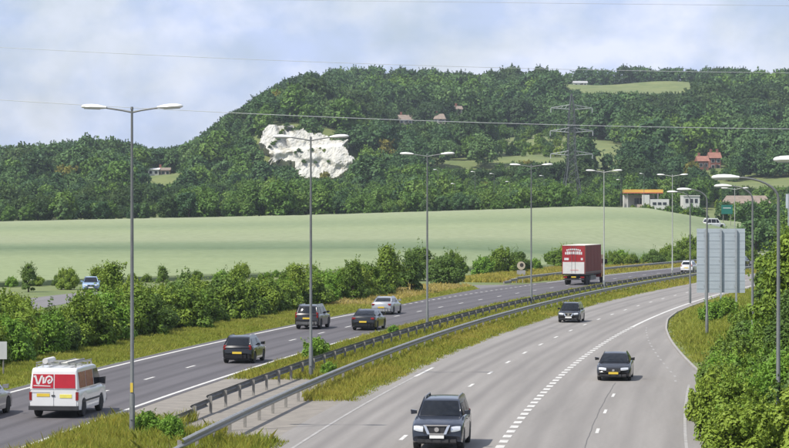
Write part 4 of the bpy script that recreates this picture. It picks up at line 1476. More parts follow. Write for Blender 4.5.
# ------------------------------------------------------------------ buildings
M_BRICK = mat('red_brick', (0.24, 0.10, 0.075), 0.9, var=0.2, scale=1.5)
M_TILE = mat('clay_tile', (0.26, 0.12, 0.085), 0.85, var=0.25, scale=1.2)
M_TILE_B = mat('brown_tile', (0.22, 0.175, 0.14), 0.85, var=0.2, scale=1.2)
M_REND = mat('cream_render', (0.42, 0.38, 0.31), 0.85, var=0.08)
M_RENDW = mat('white_render', (0.58, 0.57, 0.55), 0.8, var=0.06)
M_GLASS = mat('window_glass', (0.035, 0.042, 0.05), 0.08, var=0.1)
M_FRAME = mat('window_frame_white', (0.72, 0.72, 0.70), 0.5)


def house(label, X, Y, w, d, hw, hr, wall, roof, rz=0.0, nwin=3, storeys=2, name='house', hip=0.0, chim=1, dz=0.0):
    o = thing(name, label, 'house', (X, Y, hz(X, Y) + dz), rz)
    MB().box((0, 0, hw / 2 - 1.0), (w, d, hw + 2.0)).build('wall', wall, o)
    e = 0.4
    x0, x1, y0, y1 = -w / 2 - e, w / 2 + e, -d / 2 - e, d / 2 + e
    rv = [(x0, y0, hw), (x1, y0, hw), (x1, y1, hw), (x0, y1, hw), (x0 + hip, 0, hw + hr), (x1 - hip, 0, hw + hr)]
    rf = mk('roof', rv, [(0, 1, 5, 4), (2, 3, 4, 5), (1, 2, 5), (3, 0, 4), (3, 2, 1, 0)], roof, o)
    for c in range(chim):
        cx_ = (-0.3 + 0.6 * c) * w
        MB().box((cx_, 0.2, hw + hr + 0.3), (0.8, 0.7, 1.8)).build('chimney', M_BRICK, rf)
    for s in range(storeys):
        zc = hw * (s + 0.55) / storeys
        for i in range(nwin):
            xx = -w / 2 + w * (i + 0.5) / nwin
            f = MB().box((xx, -d / 2 - 0.03, zc), (1.3, 0.10, 1.3)).build('window', M_FRAME, o)
            MB().box((xx, -d / 2 - 0.09, zc), (1.1, 0.04, 1.1)).build('pane', M_GLASS, f)
    MB().box((w * 0.12, -d / 2 - 0.05, 1.0), (1.0, 0.12, 2.1)).build('door', mat('door_dark', (0.10, 0.08, 0.07), 0.6), o)
    return o


def at_px(px, Y): return (px - 394.5) * Y / F_PX
def lift(Y, ypx, X): return CAM_Z + (209 - ypx) * Y / F_PX - hz(X, Y)


x = at_px(702, 930); house('red brick house with tiled gable roof in front of the wood', x, 930, 3.8, 5.0, 3.2, 2.0, M_BRICK, M_TILE, 0.1, 2, 1, chim=1, dz=lift(930, 168, x))
x = at_px(714, 936); house('taller red house with two chimneys beside the smaller brick one', x, 936, 4.0, 5.0, 4.4, 2.2, M_BRICK, M_TILE, 0.1, 2, 2, chim=2, dz=lift(936, 168, x))
x = at_px(154, 940); house('white flat-fronted house half hidden in trees on the low hill', x, 940, 4.0, 5.0, 4.6, 0.7, M_RENDW, M_RENDW, 0.0, 2, 2, chim=0, dz=lift(940, 180, x))
x = at_px(164, 941); house('reddish house joined beside the white one on the low hill', x, 941, 4.6, 5.0, 4.4, 1.0, mat('pinkish_brick', (0.42, 0.25, 0.19), 0.9, var=0.2), M_TILE_B, 0.0, 3, 2, chim=1, dz=lift(941, 180, x))
x = at_px(405, 1085); house('house with pale brown roof and pale walls high in the wood', x, 1085, 5.6, 5, 2.2, 2.2, M_REND, M_TILE_B, 0.15, 3, 1, dz=lift(1085, 123, x))
x = at_px(440, 1082); house('house with steep brown hipped roof showing above the trees', x, 1082, 4.8, 5, 2.0, 2.4, M_REND, M_TILE_B, -0.1, 3, 1, hip=1.2, dz=lift(1082, 122, x))
x = at_px(458, 1105); house('small house with a cream gable near the brown hipped roof', x, 1105, 2.8, 4, 2.0, 1.5, M_REND, M_TILE_B, 0.2, 1, 1, dz=lift(1105, 112, x))
x = at_px(580, 1505); house('white barn on the hilltop left of the skyline trees', x, 1505, 8, 6, 2.2, 1.3, M_RENDW, mat('grey_roof', (0.35, 0.35, 0.35), 0.8), 0.05, 3, 1, 'barn', chim=0, dz=-0.4)

# petrol station
YS = 690.0
x = at_px(642, YS)
bz = lift(YS, 206, x)
ps = thing('petrol_station', 'petrol station with a long orange and yellow canopy above a white shop', 'petrol station', (x, YS, hz(x, YS) + bz), 0.0)
M_ORG = mat('canopy_yellow', (0.72, 0.42, 0.08), 0.5, var=0.05)
M_RED = mat('canopy_red', (0.48, 0.10, 0.06), 0.5, var=0.05)
cw, ctop = 10.5, 5.1
MB().box((0.2, 0, ctop - 0.45), (cw, 7, 0.85)).build('canopy', M_ORG, ps)
MB().box((0.2, 0, ctop - 0.95), (cw + 0.05, 7.05, 0.22)).build('canopy_stripe', M_RED, ps)
for sx in (-4.2, 0, 4.2):
    MB().box((sx, -1.5, 1.6), (0.35, 0.35, 5.2)).build('column', M_RENDW, ps)
MB().box((-0.5, 4.5, 1.3), (8.5, 3, 4.6)).build('shop', M_RENDW, ps)
MB().box((0.6, -4.2, 1.3), (1.9, 2.0, 4.6)).build('kiosk', M_WHITE, ps)
MB().box((4.3, -4.0, 0.6), (5.2, 2.4, 3.6)).build('annex', M_WHITE, ps)
for i in range(3):
    MB().box((2.9 + i * 1.4, -5.23, 1.2), (1.0, 0.08, 0.7)).build('window', M_GLASS, ps)
for i in range(4):
    MB().box((-1.2 + i * 1.5, 2.97, 1.9), (1.2, 0.08, 1.6)).build('window', M_GLASS, ps)
MB().box((1.6, -3.0, 0.2), (6.5, 0.3, 1.6)).build('wall', mat('forecourt_wall', (0.42, 0.36, 0.32), 0.9, var=0.2), ps)
x2 = at_px(690, YS + 6)
wb2 = thing('roadside_building', 'low white building with dark windows right of the petrol station', 'building', (x2, YS + 6, hz(x2, YS + 6) + lift(YS + 6, 205, x2)), 0.05)
MB().box((0, 0, 1.0), (4.6, 5, 4.0)).build('wall', M_WHITE, wb2)
MB().box((0, 0, 3.12), (4.7, 5.4, 0.25)).build('roof', M_RENDW, wb2)
for i in range(3):
    MB().box((-1.3 + i * 1.3, -2.53, 1.7), (0.8, 0.08, 1.1)).build('window', M_GLASS, wb2)
x3 = at_px(758, 640)
b3 = thing('roadside_building', 'long low building with brown roof behind the lanterns at the right', 'building', (at_px(746, 640), 640, hz(at_px(746, 640), 640) + lift(640, 210, at_px(746, 640))), 0.0)
MB().box((0, 0, 0.6), (11, 6, 3.2)).build('wall', M_REND, b3)
mk('roof', [(-6, -3.5, 2.2), (6, -3.5, 2.2), (6, 3.5, 2.2), (-6, 3.5, 2.2), (-5, 0, 4.2), (5, 0, 4.2)], [(0, 1, 5, 4), (2, 3, 4, 5), (1, 2, 5), (3, 0, 4), (3, 2, 1, 0)], M_TILE_B, b3)
for i in range(4):
    MB().box((-3.9 + i * 2.6, -3.03, 0.9), (1.2, 0.08, 1.0)).build('window', M_GLASS, b3)

# ------------------------------------------------------------------ vehicles
M_CARGLASS = mat('car_glass', (0.008, 0.010, 0.013), 0.05, var=0.1, spec=0.45)
M_TYRE = mat('tyre_rubber', (0.022, 0.022, 0.022), 0.85, var=0.2)
M_RIM = mat('alloy_rim', (0.48, 0.48, 0.48), 0.3, 0.8, var=0.1)
M_PLAS = mat('black_plastic', (0.03, 0.03, 0.032), 0.6, var=0.15)
M_CHROME = mat('chrome', (0.80, 0.80, 0.80), 0.12, 1.0, var=0.05)
M_HEADL = mat('headlight', (0.62, 0.64, 0.66), 0.15, 0.4, var=0.1, scale=12)
M_TAIL = mat('tail_light', (0.24, 0.012, 0.012), 0.2, var=0.2)
M_YPL = mat('yellow_plate', (0.70, 0.50, 0.05), 0.5, var=0.05)
M_WPL = mat('white_plate', (0.78, 0.78, 0.75), 0.5, var=0.05)


def paint(name, c, metal=0.25, rough=0.32):
    return mat('paint_' + name, c, rough, metal, var=0.05, scale=1.0, coat=0.8)


def wheel_meshes(r, w):
    t = MB().lathe_y([(-w / 2, r * 0.62), (-w / 2, r * 0.90), (-w * 0.36, r), (w * 0.36, r), (w / 2, r * 0.90), (w / 2, r * 0.62)], 24).mesh('tyre', M_TYRE, True, 40)
    b = MB().lathe_y([(w * 0.30, r * 0.62), (w * 0.34, r * 0.50), (w * 0.30, r * 0.60)], 20)
    b.lathe_y([(-w * 0.42, r * 0.60), (w * 0.16, r * 0.58)], 20)
    for k in range(5):
        a = 2 * math.pi * k / 5
        c_, s_ = math.cos(a), math.sin(a)
        pt = lambda q, tt_: (q * c_ - tt_ * s_, w * 0.40, q * s_ + tt_ * c_)
        b.slab([pt(r * 0.08, -r * 0.09), pt(r * 0.60, -r * 0.06), pt(r * 0.60, r * 0.06), pt(r * 0.08, r * 0.09)], (0, -w * 0.15, 0))
    b.lathe_y([(w * 0.25, r * 0.14), (w * 0.44, r * 0.11)], 10)
    return t, b.mesh('rim', M_RIM, True, 40)


WH = {}


def add_wheels(o, xs, half, r, w=0.21):
    if (r, w) not in WH: WH[(r, w)] = wheel_meshes(r, w)
    t, rm = WH[(r, w)]
    for x in xs:
        for s in (-1, 1):
            h = link('wheel', t, o, (x, s * (half - w / 2 - 0.015), r), 0 if s > 0 else math.pi)
            h.name = 'wheel'
            link('rim', rm, h)


BOW = 0.16


def body_shell(L, W, top, sill, wx, wr, taper=0.12, roll=0.10, bow=BOW):
    """lower body lofted along its length, wheel arches cut into its lower edge"""
    xs = sorted(set(np.round(np.concatenate([np.linspace(-L / 2, L / 2, 70), [-L / 2 + 0.02, -L / 2 + 0.06, L / 2 - 0.02, L / 2 - 0.06]]), 4)))
    tx, tz = [p_[0] for p_ in top], [p_[1] for p_ in top]
    vs, k = [], 0
    ar = wr + 0.055
    for x in xs:
        e = max(0.0, (abs(x) - (L / 2 - 0.65)) / 0.65)
        w = W / 2 * (1 - taper * e ** 2.6)
        zt = float(np.interp(x, tx, tz))
        zb_ = sill + 0.09 * e ** 2
        for c in wx:
            if abs(x - c) < ar:
                zb_ = max(zb_, wr + math.sqrt(ar * ar - (x - c) ** 2))
        zb_ = min(zb_, zt - 0.10)
        hgt = zt - zb_
        sec = [(w * 0.90, zb_), (w * 0.975, zb_ + 0.03 * hgt), (w * 0.995, zb_ + 0.35 * hgt), (w, zb_ + 0.62 * hgt), (w * 0.985, zt - roll * 0.9), (w * 0.95, zt - roll * 0.3), (w * 0.86, zt), (w * 0.45, zt + 0.02), (0, zt + 0.028)]
        row = [(x, y, z) for y, z in sec] + [(x, -y, z) for y, z in sec[-2::-1]]
        # both ends bow outwards in plan and tuck in a little below the bumper line
        row = [(px_ - math.copysign(1, x) * e * e * (bow * (py_ / (W / 2)) ** 2 + 0.10 * max(0, 0.48 - pz_) + 0.05 * max(0, pz_ - 0.62)), py_, pz_) for px_, py_, pz_ in row]
        k = len(row)
        vs += row
    fs = [tuple(f) for f in grid_faces(len(xs), k)]
    n = len(xs)
    for base_, flip in ((0, 1), ((n - 1) * k, -1)):          # close each end with strips from side to side
        for i in range(k // 2):
            q = (base_ + i, base_ + i + 1, base_ + k - 2 - i, base_ + k - 1 - i)
            if i == k // 2 - 1: q = (base_ + i, base_ + i + 1, base_ + k - 1 - i)
            fs.append(q[::flip])
    for i in range(n - 1):
        fs.append((i * k, i * k + k - 1, (i + 1) * k + k - 1, (i + 1) * k))
    return vs, [f[::-1] for f in fs]


def car(label, Y, off, away, sp, name='car', cat='car', z=0.024, X=None, rz=None, size=1.0):
    p_ = P(Y, off) if X is None else Vector((X, Y, 0))
    o = thing(name, label, cat, (p_.x, p_.y, z), (head(Y) + (0 if away else math.pi)) if rz is None else rz)
    o.scale = (size, size, size)
    L, W, Ht, pm = sp['L'], sp['W'], sp['H'], sp['paint']
    wx, wr = sp['wx'], sp['wr']
    vs, fs = body_shell(L, W, sp['top'], sp['sill'], wx, wr, sp.get('taper', 0.12))
    mk('body', vs, fs, pm, o, True, 45)
    MB().box((0, 0, sp['sill'] + 0.16), (L * 0.90, W * 0.74, 0.34)).build('underbody', M_PLAS, o)
    xf0, xf1, xr1, xr0 = sp['cab']
    tx, tz = [q[0] for q in sp['top']], [q[1] for q in sp['top']]
    zf, zr = float(np.interp(xf0, tx, tz)) - 0.01, float(np.interp(xr0, tx, tz)) - 0.01
    zbelt = min(zf, zr)
    wb_, wr_ = W / 2 * sp.get('wb', 0.93), W / 2 * sp.get('wrf', 0.68)
    def yw(z_): return wb_ + (wr_ - wb_) * (z_ - zbelt) / (Ht - zbelt)
    xm = xf1 * 0.45 + xr1 * 0.55
    prof = [(xf0, zf), (xf1, Ht - 0.035), (xf1 - 0.35, Ht - 0.005), (xm, Ht), (xr1 + 0.25, Ht - 0.02), (xr1, Ht - 0.06), (xr0, zr)]
    fbow, rbow = sp.get('fbow', 0.16), sp.get('rbow', 0.12)

    def cabpt(x, z_, t, extra=0.0):
        """point of the cabin's upper skin: t runs from one side (-1) to the other (1)"""
        f = 1 - t * t
        ff = min(1, max(0, (x - (xf1 - 0.35)) / 0.35)); fr_ = min(1, max(0, ((xr1 + 0.25) - x) / 0.25))
        return Vector((x + (fbow * ff - rbow * fr_) * (f - 0.55) + extra * (ff - fr_), t * (yw(z_) + 0.0), z_ + 0.030 * f * (1 - max(ff, fr_) * 0.6) + extra))
    def sub(a, b, k_): return [(a[0] + (b[0] - a[0]) * q / k_, a[1] + (b[1] - a[1]) * q / k_ + sp.get('bulge', 0.035) * 4 * (q / k_) * (1 - q / k_)) for q in range(k_)]
    pf = sub(prof[0], prof[1], 5) + prof[1:5] + sub(prof[5], prof[6], 5) + [prof[6]]
    TS = np.linspace(-1, 1, 11)
    cvs = [cabpt(x, z_, t) for x, z_ in pf for t in TS]
    n = len(pf); kt = len(TS)
    cfs = [tuple(f)[::-1] for f in grid_faces(n, kt)]
    cfs += [tuple(i * kt for i in range(n)), tuple(i * kt + kt - 1 for i in range(n))[::-1]]
    cab = mk('cabin', cvs, cfs, sp.get('roofpaint', pm), o, True, 38)
    bv = cab.modifiers.new('round', 'BEVEL'); bv.width = 0.085; bv.segments = 4; bv.limit_method = 'ANGLE'; bv.angle_limit = R(40)

    def pane(nm, a, b, m0, m1, tmax, material=M_CARGLASS):
        """a curved sheet of glass lying 8 mm proud of the cabin skin"""
        line_ = [(a[0] + (b[0] - a[0]) * q, a[1] + (b[1] - a[1]) * q + sp.get('bulge', 0.035) * 4 * q * (1 - q)) for q in np.linspace(m0, m1, 6)]
        tl_ = np.linspace(-1, 1, 11)
        vs_ = []
        for r_i, (x, z_) in enumerate(line_):
            tm = tmax * (0.985 if r_i in (0, 5) else 1.0)
            vs_ += [cabpt(x, z_, float(t) * tm, 0.010) for t in tl_]
        return mk(nm, vs_, [tuple(f)[::-1] for f in grid_faces(6, 11)], material, o, True)
    pane('windscreen', prof[0], prof[1], 0.05, 0.93, 0.90)
    pane('rear_window', prof[-1], prof[-2], sp.get('rw0', 0.16), 0.88, 0.84, sp.get('rearglass', M_CARGLASS))
    # side windows
    zb_, zt_ = max(zf, zr) + 0.045, Ht - 0.13
    def xfront(z_): return xf0 + (xf1 - xf0) * (z_ - zf) / (Ht - 0.035 - zf)
    def xrear(z_): return xr0 + (xr1 - xr0) * (z_ - zr) / (Ht - 0.06 - zr)
    splits = sp.get('splits', [0.02])
    edges = [None] + list(splits) + [None]
    for s in (-1, 1):
        for i in range(len(edges) - 1):
            fr = (lambda z_: xfront(z_) - 0.14) if edges[i] is None else (lambda z_, e=edges[i]: e - 0.05)
            re = (lambda z_: xrear(z_) + sp.get('cpil', 0.22)) if edges[i + 1] is None else (lambda z_, e=edges[i + 1]: e + 0.05)
            if fr(zb_) - re(zb_) < 0.12: continue
            fx1 = max(fr(zt_), re(zt_) + 0.03)
            q = [(fr(zb_), zb_), (fx1, zt_), (re(zt_), zt_), (re(zb_), zb_)]
            pts_ = [(x, s * (yw(z_) + 0.002), z_) for x, z_ in q]
            if s > 0: pts_ = pts_[::-1]
            MB().slab(pts_, (0, s * 0.012, 0.003)).build('side_window', sp.get('sideglass', M_CARGLASS), o)
    for s in (-1, 1):
        zm = zb_ + 0.05
        MB().slab([(xf0 - 0.42, s * (W / 2 + 0.17), zm + 0.13), (xf0 - 0.42, s * (W / 2 - 0.06), zm + 0.10), (xf0 - 0.42, s * (W / 2 - 0.06), zm - 0.02), (xf0 - 0.42, s * (W / 2 + 0.15), zm - 0.04)], (0.13, 0, 0)).build('mirror', sp.get('mirror', pm), o)
    add_wheels(o, wx, W / 2, wr, sp.get('tw', 0.21))
    xe = L / 2
    tp = 1 - sp.get('taper', 0.12)
    def xq(y, d=0.0): return xe - BOW * (y / (W / 2)) ** 2 + d        # where the bowed end face lies at y
    def ang(y): return 2 * BOW * y / (W / 2) ** 2
    # front: headlights, grille, intake, plate
    hzl = sp['hl_z']
    hw_, hh_ = sp.get('hl', (0.40, 0.15))
    for s in (-1, 1):
        b_ = MB()
        ya, yb_ = s * (W / 2 * tp - 0.02 - hw_), s * (W / 2 * tp - 0.03)
        grid_, q = [], []
        for r_i, tz in enumerate((-0.5, -0.2, 0.15, 0.5)):
            for tt_ in np.linspace(0, 1, 6):
                y_ = ya + (yb_ - ya) * tt_
                lift_ = hh_ * (tz * (0.55 + 0.45 * math.sin(math.pi * (0.25 + 0.6 * tt_))) + 0.22 * tt_)
                grid_.append((xq(y_, 0.022) - 0.55 * max(0, tz) * hh_ - 0.05 * max(0, hzl + lift_ - 0.62) - 0.03 * max(0, tz), y_, hzl + lift_))
        b_.add(grid_, [tuple(f) for f in grid_faces(4, 6)])
        back = [(v[0] - 0.16, v[1], v[2]) for v in grid_]
        for a4 in range(5):
            b_.add([grid_[a4], grid_[a4 + 1], back[a4 + 1], back[a4]], [(0, 1, 2, 3)])
            b_.add([grid_[18 + a4], grid_[19 + a4], back[19 + a4], back[18 + a4]], [(3, 2, 1, 0)])
        b_.build('headlight', M_HEADL, o)
    gw, gh, gz_ = sp.get('grille', (0.7, 0.13, hzl))
    b_ = MB()
    for y_ in np.linspace(-gw / 2, gw / 2, 6)[:-1] + gw / 10:
        b_.box((xq(y_, -0.025), y_, gz_), (0.08, gw / 5 + 0.01, gh), -ang(y_))
    g = b_.build('grille', M_PLAS, o)
    if sp.get('chrome'):
        b_ = MB()
        for s in (-1, 1):
            x0_ = xq(gw * 0.4, 0.02)
            b_.slab([(x0_, s * gw * 0.50, gz_ + gh * 0.62), (x0_, s * gw * 0.40, gz_ + gh * 0.62), (x0_ + 0.02, s * gw * 0.25, gz_ - gh * 0.62), (x0_ + 0.02, s * gw * 0.35, gz_ - gh * 0.62)], (0.03, 0, 0))
        b_.box((xe + 0.012, 0, gz_ + gh * 0.56), (0.05, gw * 0.86, 0.045)).box((xe + 0.015, 0, gz_ - gh * 0.58), (0.05, gw * 0.58, 0.045))
        k0 = len(b_.v)
        b_.lathe_y([(-0.01, 0.085), (0.01, 0.085)], 16)
        for i in range(k0, len(b_.v)):
            x_, y_, z_ = b_.v[i]; b_.v[i] = (xe + 0.04 + y_, x_, gz_ + z_)
        b_.build('chrome_trim', M_CHROME, g)
    elif sp.get('badge'):
        MB().box((xe + 0.025, 0, gz_ + 0.01), (0.02, 0.12, 0.10)).build('badge', M_CHROME, g)
    b_ = MB()
    for y_ in np.linspace(-0.3, 0.3, 5) * W:
        b_.box((xq(y_, -0.05), y_, sp['sill'] + 0.12), (0.11, 0.155 * W, 0.12), -ang(y_))
    b_.build('air_intake', M_PLAS, o)
    MB().box((xe + 0.02, 0, sp.get('pz', sp['sill'] + 0.24)), (0.02, 0.52, 0.115)).build('number_plate', sp.get('fplate', M_WPL), o)
    # rear: lights, plate, bumper
    tz_ = sp['tl_z']; tw_, th_ = sp.get('tl', (0.24, 0.22))
    for s in (-1, 1):
        y_ = s * (W / 2 * tp - tw_ * 0.52)
        t_ = MB().box((-xq(y_, -0.045 - 0.05 * max(0, tz_ - 0.62)), y_, tz_), (0.13, tw_, th_), ang(y_)).build('tail_light', M_TAIL, o)
        bv = t_.modifiers.new('round', 'BEVEL'); bv.width = 0.04; bv.segments = 2
    b_ = MB()
    for y_ in np.linspace(-0.39, 0.39, 7) * W * tp:
        b_.box((-xq(y_, -0.05), y_, sp['sill'] + 0.20), (0.14, 0.135 * W * tp, 0.22), ang(y_))
    b_.build('bumper', sp.get('bumper', pm), o)
    MB().box((-xe - 0.022, 0, sp.get('rpz', tz_ - 0.22)), (0.02, 0.52, 0.115)).build('number_plate', M_YPL, o)
    for s in (-1, 1):
        for xh in sp.get('handles', (0.0, -1.0)):
            MB().box((xh - 0.1, s * (W / 2 + 0.002), zb_ - 0.17), (0.18, 0.035, 0.035)).build('handle', pm, o)
    if sp.get('rails'):
        for s in (-1, 1):
            MB().tube([(xf1 - 0.2, s * (wr_ - 0.06), Ht - 0.03), (xf1 - 0.45, s * (wr_ - 0.06), Ht + 0.075), (xr1 + 0.4, s * (wr_ - 0.06), Ht + 0.075), (xr1 + 0.15, s * (wr_ - 0.06), Ht - 0.05)], 0.03, 8).build('roof_rail', sp['rails'], o, True)
    return o


HATCH = dict(L=3.95, W=1.72, H=1.46, top=[(-1.975, 0.55), (-1.95, 0.86), (-1.86, 0.97), (-0.5, 0.965), (0.80, 0.93), (1.50, 0.82), (1.85, 0.68), (1.975, 0.50)], cab=(0.98, 0.22, -1.45, -1.93), sill=0.20, wx=(-1.22, 1.24), wr=0.31,
             hl_z=0.64, tl_z=0.88, tl=(0.17, 0.26), splits=[-0.12], handles=(0.15, -0.75), rpz=0.60, taper=0.10, badge=True)
SEDAN = dict(L=4.6, W=1.80, H=1.43, top=[(-2.30, 0.55), (-2.27, 0.92), (-2.20, 0.99), (-1.40, 1.0), (0.85, 0.945), (1.75, 0.83), (2.15, 0.68), (2.30, 0.48)], cab=(1.05, 0.25, -1.00, -1.78), sill=0.20, wx=(-1.35, 1.36), wr=0.32,
             hl_z=0.64, tl_z=0.84, tl=(0.30, 0.15), splits=[0.0], handles=(0.2, -0.8), rpz=0.62, taper=0.10, badge=True, grille=(0.75, 0.2, 0.58))
SUV = dict(L=4.55, W=1.82, H=1.72, top=[(-2.275, 0.62), (-2.25, 1.02), (-2.16, 1.10), (-0.5, 1.09), (0.95, 1.06), (1.75, 0.97), (2.15, 0.82), (2.275, 0.60)], cab=(1.12, 0.48, -1.85, -2.22), sill=0.26, wx=(-1.32, 1.35), wr=0.36, tw=0.24,
           hl_z=0.78, tl_z=1.02, tl=(0.15, 0.40), splits=[0.05, -1.05], handles=(0.3, -0.75), rpz=0.80, taper=0.07, wrf=0.72, badge=True)


def spec(base, **k):
    d = dict(base); d.update(k); return d


NAVY = paint('navy', (0.016, 0.021, 0.034))
BLACK = paint('black', (0.007, 0.007, 0.009))
GREY = paint('dark_grey', (0.026, 0.024, 0.024), 0.4)
SILVER = paint('silver', (0.40, 0.41, 0.42), 0.5)
WHITE = paint('white', (0.70, 0.70, 0.69), 0.0)
BGREEN = paint('dark_green_black', (0.008, 0.009, 0.009))

car('dark blue four-wheel drive with chrome grille driving towards the camera', 86.6, 5.15, False,
    spec(SUV, L=4.74, W=1.87, H=1.76, paint=NAVY, top=[(-2.37, 0.62), (-2.33, 1.05), (-2.24, 1.14), (-0.5, 1.17), (0.95, 1.20), (1.6, 1.10), (2.1, 0.99), (2.26, 0.93), (2.34, 0.78), (2.37, 0.55)], cab=(1.08, 0.50, -2.0, -2.30), wx=(-1.42, 1.44), wr=0.38, tw=0.25, sill=0.27,
         hl_z=0.80, hl=(0.36, 0.19), grille=(0.98, 0.27, 0.80), chrome=True, pz=0.54, rails=mat('roof_rail_grey', (0.22, 0.22, 0.23), 0.4, 0.5), mirror=NAVY, taper=0.06), 'suv', 'car', size=0.93)
car('black saloon with yellow front plate driving towards the camera on the slip road', 122.0, 9.9, False, spec(SEDAN, W=1.84, L=4.65, paint=BLACK, fplate=M_YPL, hl=(0.42, 0.15)), size=0.88)
car('black boxy estate car oncoming in the lane beside the median grass', 183.0, 2.0, False, spec(HATCH, L=4.3, W=1.80, H=1.56, paint=BLACK, top=[(-2.15, 0.55), (-2.12, 0.9), (-2.03, 1.02), (-0.5, 1.01), (0.85, 0.98), (1.7, 0.90), (2.05, 0.76), (2.15, 0.55)], cab=(1.05, 0.45, -1.7, -2.08), wx=(-1.3, 1.36), grille=(0.8, 0.2, 0.66), chrome=True, hl_z=0.70), size=0.89)
car('black hatchback driving away just behind the white van', 132.6, -10.55, True, spec(HATCH, paint=BLACK, W=1.76, H=1.48), size=0.96)
car('dark grey people carrier with tall tail lights driving away near the verge', 170.0, -14.4, True, spec(SUV, paint=GREY, bumper=mat('grey_bumper', (0.12, 0.12, 0.12), 0.5, 0.2)), size=0.95)
car('black saloon driving away beside the dark people carrier', 169.2, -10.3, True, spec(SEDAN, paint=BGREEN), size=0.96)
car('silver saloon driving away ahead of the black saloon', 193.8, -14.0, True, spec(SEDAN, paint=SILVER), size=0.95)
car('white hatchback far ahead beside the big sign', 328.5, -10.0, True, spec(HATCH, paint=WHITE))
car('dark car half hidden behind the right edge of the big sign', 362.5, -9.9, True, spec(HATCH, paint=NAVY, W=1.75))
car('silver-grey car cut off by the left edge of the picture', 97.2, -14.3, True, spec(SEDAN, paint=paint('warm_grey', (0.34, 0.34, 0.34), 0.5), bumper=M_PLAS))
car('pale blue car on the side road half hidden by the hedge', 252.0, 0, True, spec(HATCH, paint=paint('pale_blue', (0.30, 0.42, 0.58), 0.3)), X=-30.6, rz=-math.pi / 2 + 0.12, z=0.02)
xv = at_px(714, 505)
car('tiny white van parked beyond the far bend near the green sign', 505, 0, True, spec(SUV, paint=WHITE, H=1.95), X=xv, rz=0.4, z=hz(xv, 505), name='van', cat='van')


# ---- text turned into a mesh
def letters(txt, size, material, parent, name='lettering', shear=0.0, origin=(0, 0, 0), axes=((0, 1, 0), (0, 0, 1)), depth=0.006, bold=0.0):
    cu = bpy.data.curves.new('lettering', 'FONT')
    cu.body = txt; cu.size = size; cu.shear = shear; cu.align_x = 'CENTER'; cu.align_y = 'CENTER'; cu.extrude = depth; cu.offset = bold
    tmp = bpy.data.objects.new('lettering_tmp', cu)
    COL.objects.link(tmp)
    bpy.context.view_layer.update()
    me = bpy.data.meshes.new_from_object(tmp.evaluated_get(bpy.context.evaluated_depsgraph_get()))
    COL.objects.unlink(tmp); bpy.data.objects.remove(tmp)
    ax, up = Vector(axes[0]), Vector(axes[1])
    nr = ax.cross(up)
    for v in me.vertices:
        v.co = Vector(origin) + ax * v.co.x + up * v.co.y + nr * v.co.z
    me.materials.clear(); me.materials.append(material)
    return link(name, me, parent)


# ---- white panel van with red glass film, ladder and tube on the roof
VW, VL, VH = 1.98, 4.85, 1.97
pv = P(98.6, -10.95)
van = thing('van', 'white van with red film on its rear windows and a ladder rack on the roof', 'van', (pv.x, pv.y, 0.024), head(98.6))
vs, fs = body_shell(VL, VW, [(-VL / 2, 1.1), (-VL / 2 + 0.02, 1.12), (0.9, 1.12), (1.55, 1.10), (2.2, 0.95), (VL / 2, 0.7)], 0.26, (-1.45, 1.48), 0.34, 0.03, bow=0.0)
mk('body', vs, fs, WHITE, van, True, 45)
MB().box((0, 0, 0.44), (VL * 0.9, VW * 0.74, 0.36)).build('underbody', M_PLAS, van)
prof = [(1.62, 1.08), (0.82, VH - 0.06), (0.45, VH - 0.01), (-1.0, VH), (-2.25, VH - 0.02), (-2.35, VH - 0.10), (-2.425, 1.08)]
def vy(z): return VW / 2 * (0.985 - 0.09 * max(0, (z - 1.08) / (VH - 1.08)))
n = len(prof)
cab = mk('cabin', [(x, vy(z), z) for x, z in prof] + [(x, -vy(z), z) for x, z in prof],
         [(i, i + 1, n + i + 1, n + i) for i in range(n - 1)] + [tuple(range(n))[::-1], tuple(range(n, 2 * n)), (0, n, 2 * n - 1, n - 1)], WHITE, van, True, 30)
bv = cab.modifiers.new('round', 'BEVEL'); bv.width = 0.06; bv.segments = 3; bv.limit_method = 'ANGLE'; bv.angle_limit = R(28)
M_RFILM = mat('red_window_film', (0.40, 0.008, 0.022), 0.45, var=0.1)
M_RFILM_S = mat('dark_red_window_film', (0.24, 0.05, 0.035), 0.2, var=0.2)
M_WLET = mat('white_lettering', (0.60, 0.59, 0.58), 0.5)
xr_ = lambda z: -2.425 + 0.075 * (z - 1.08) / (VH - 0.10 - 1.08)
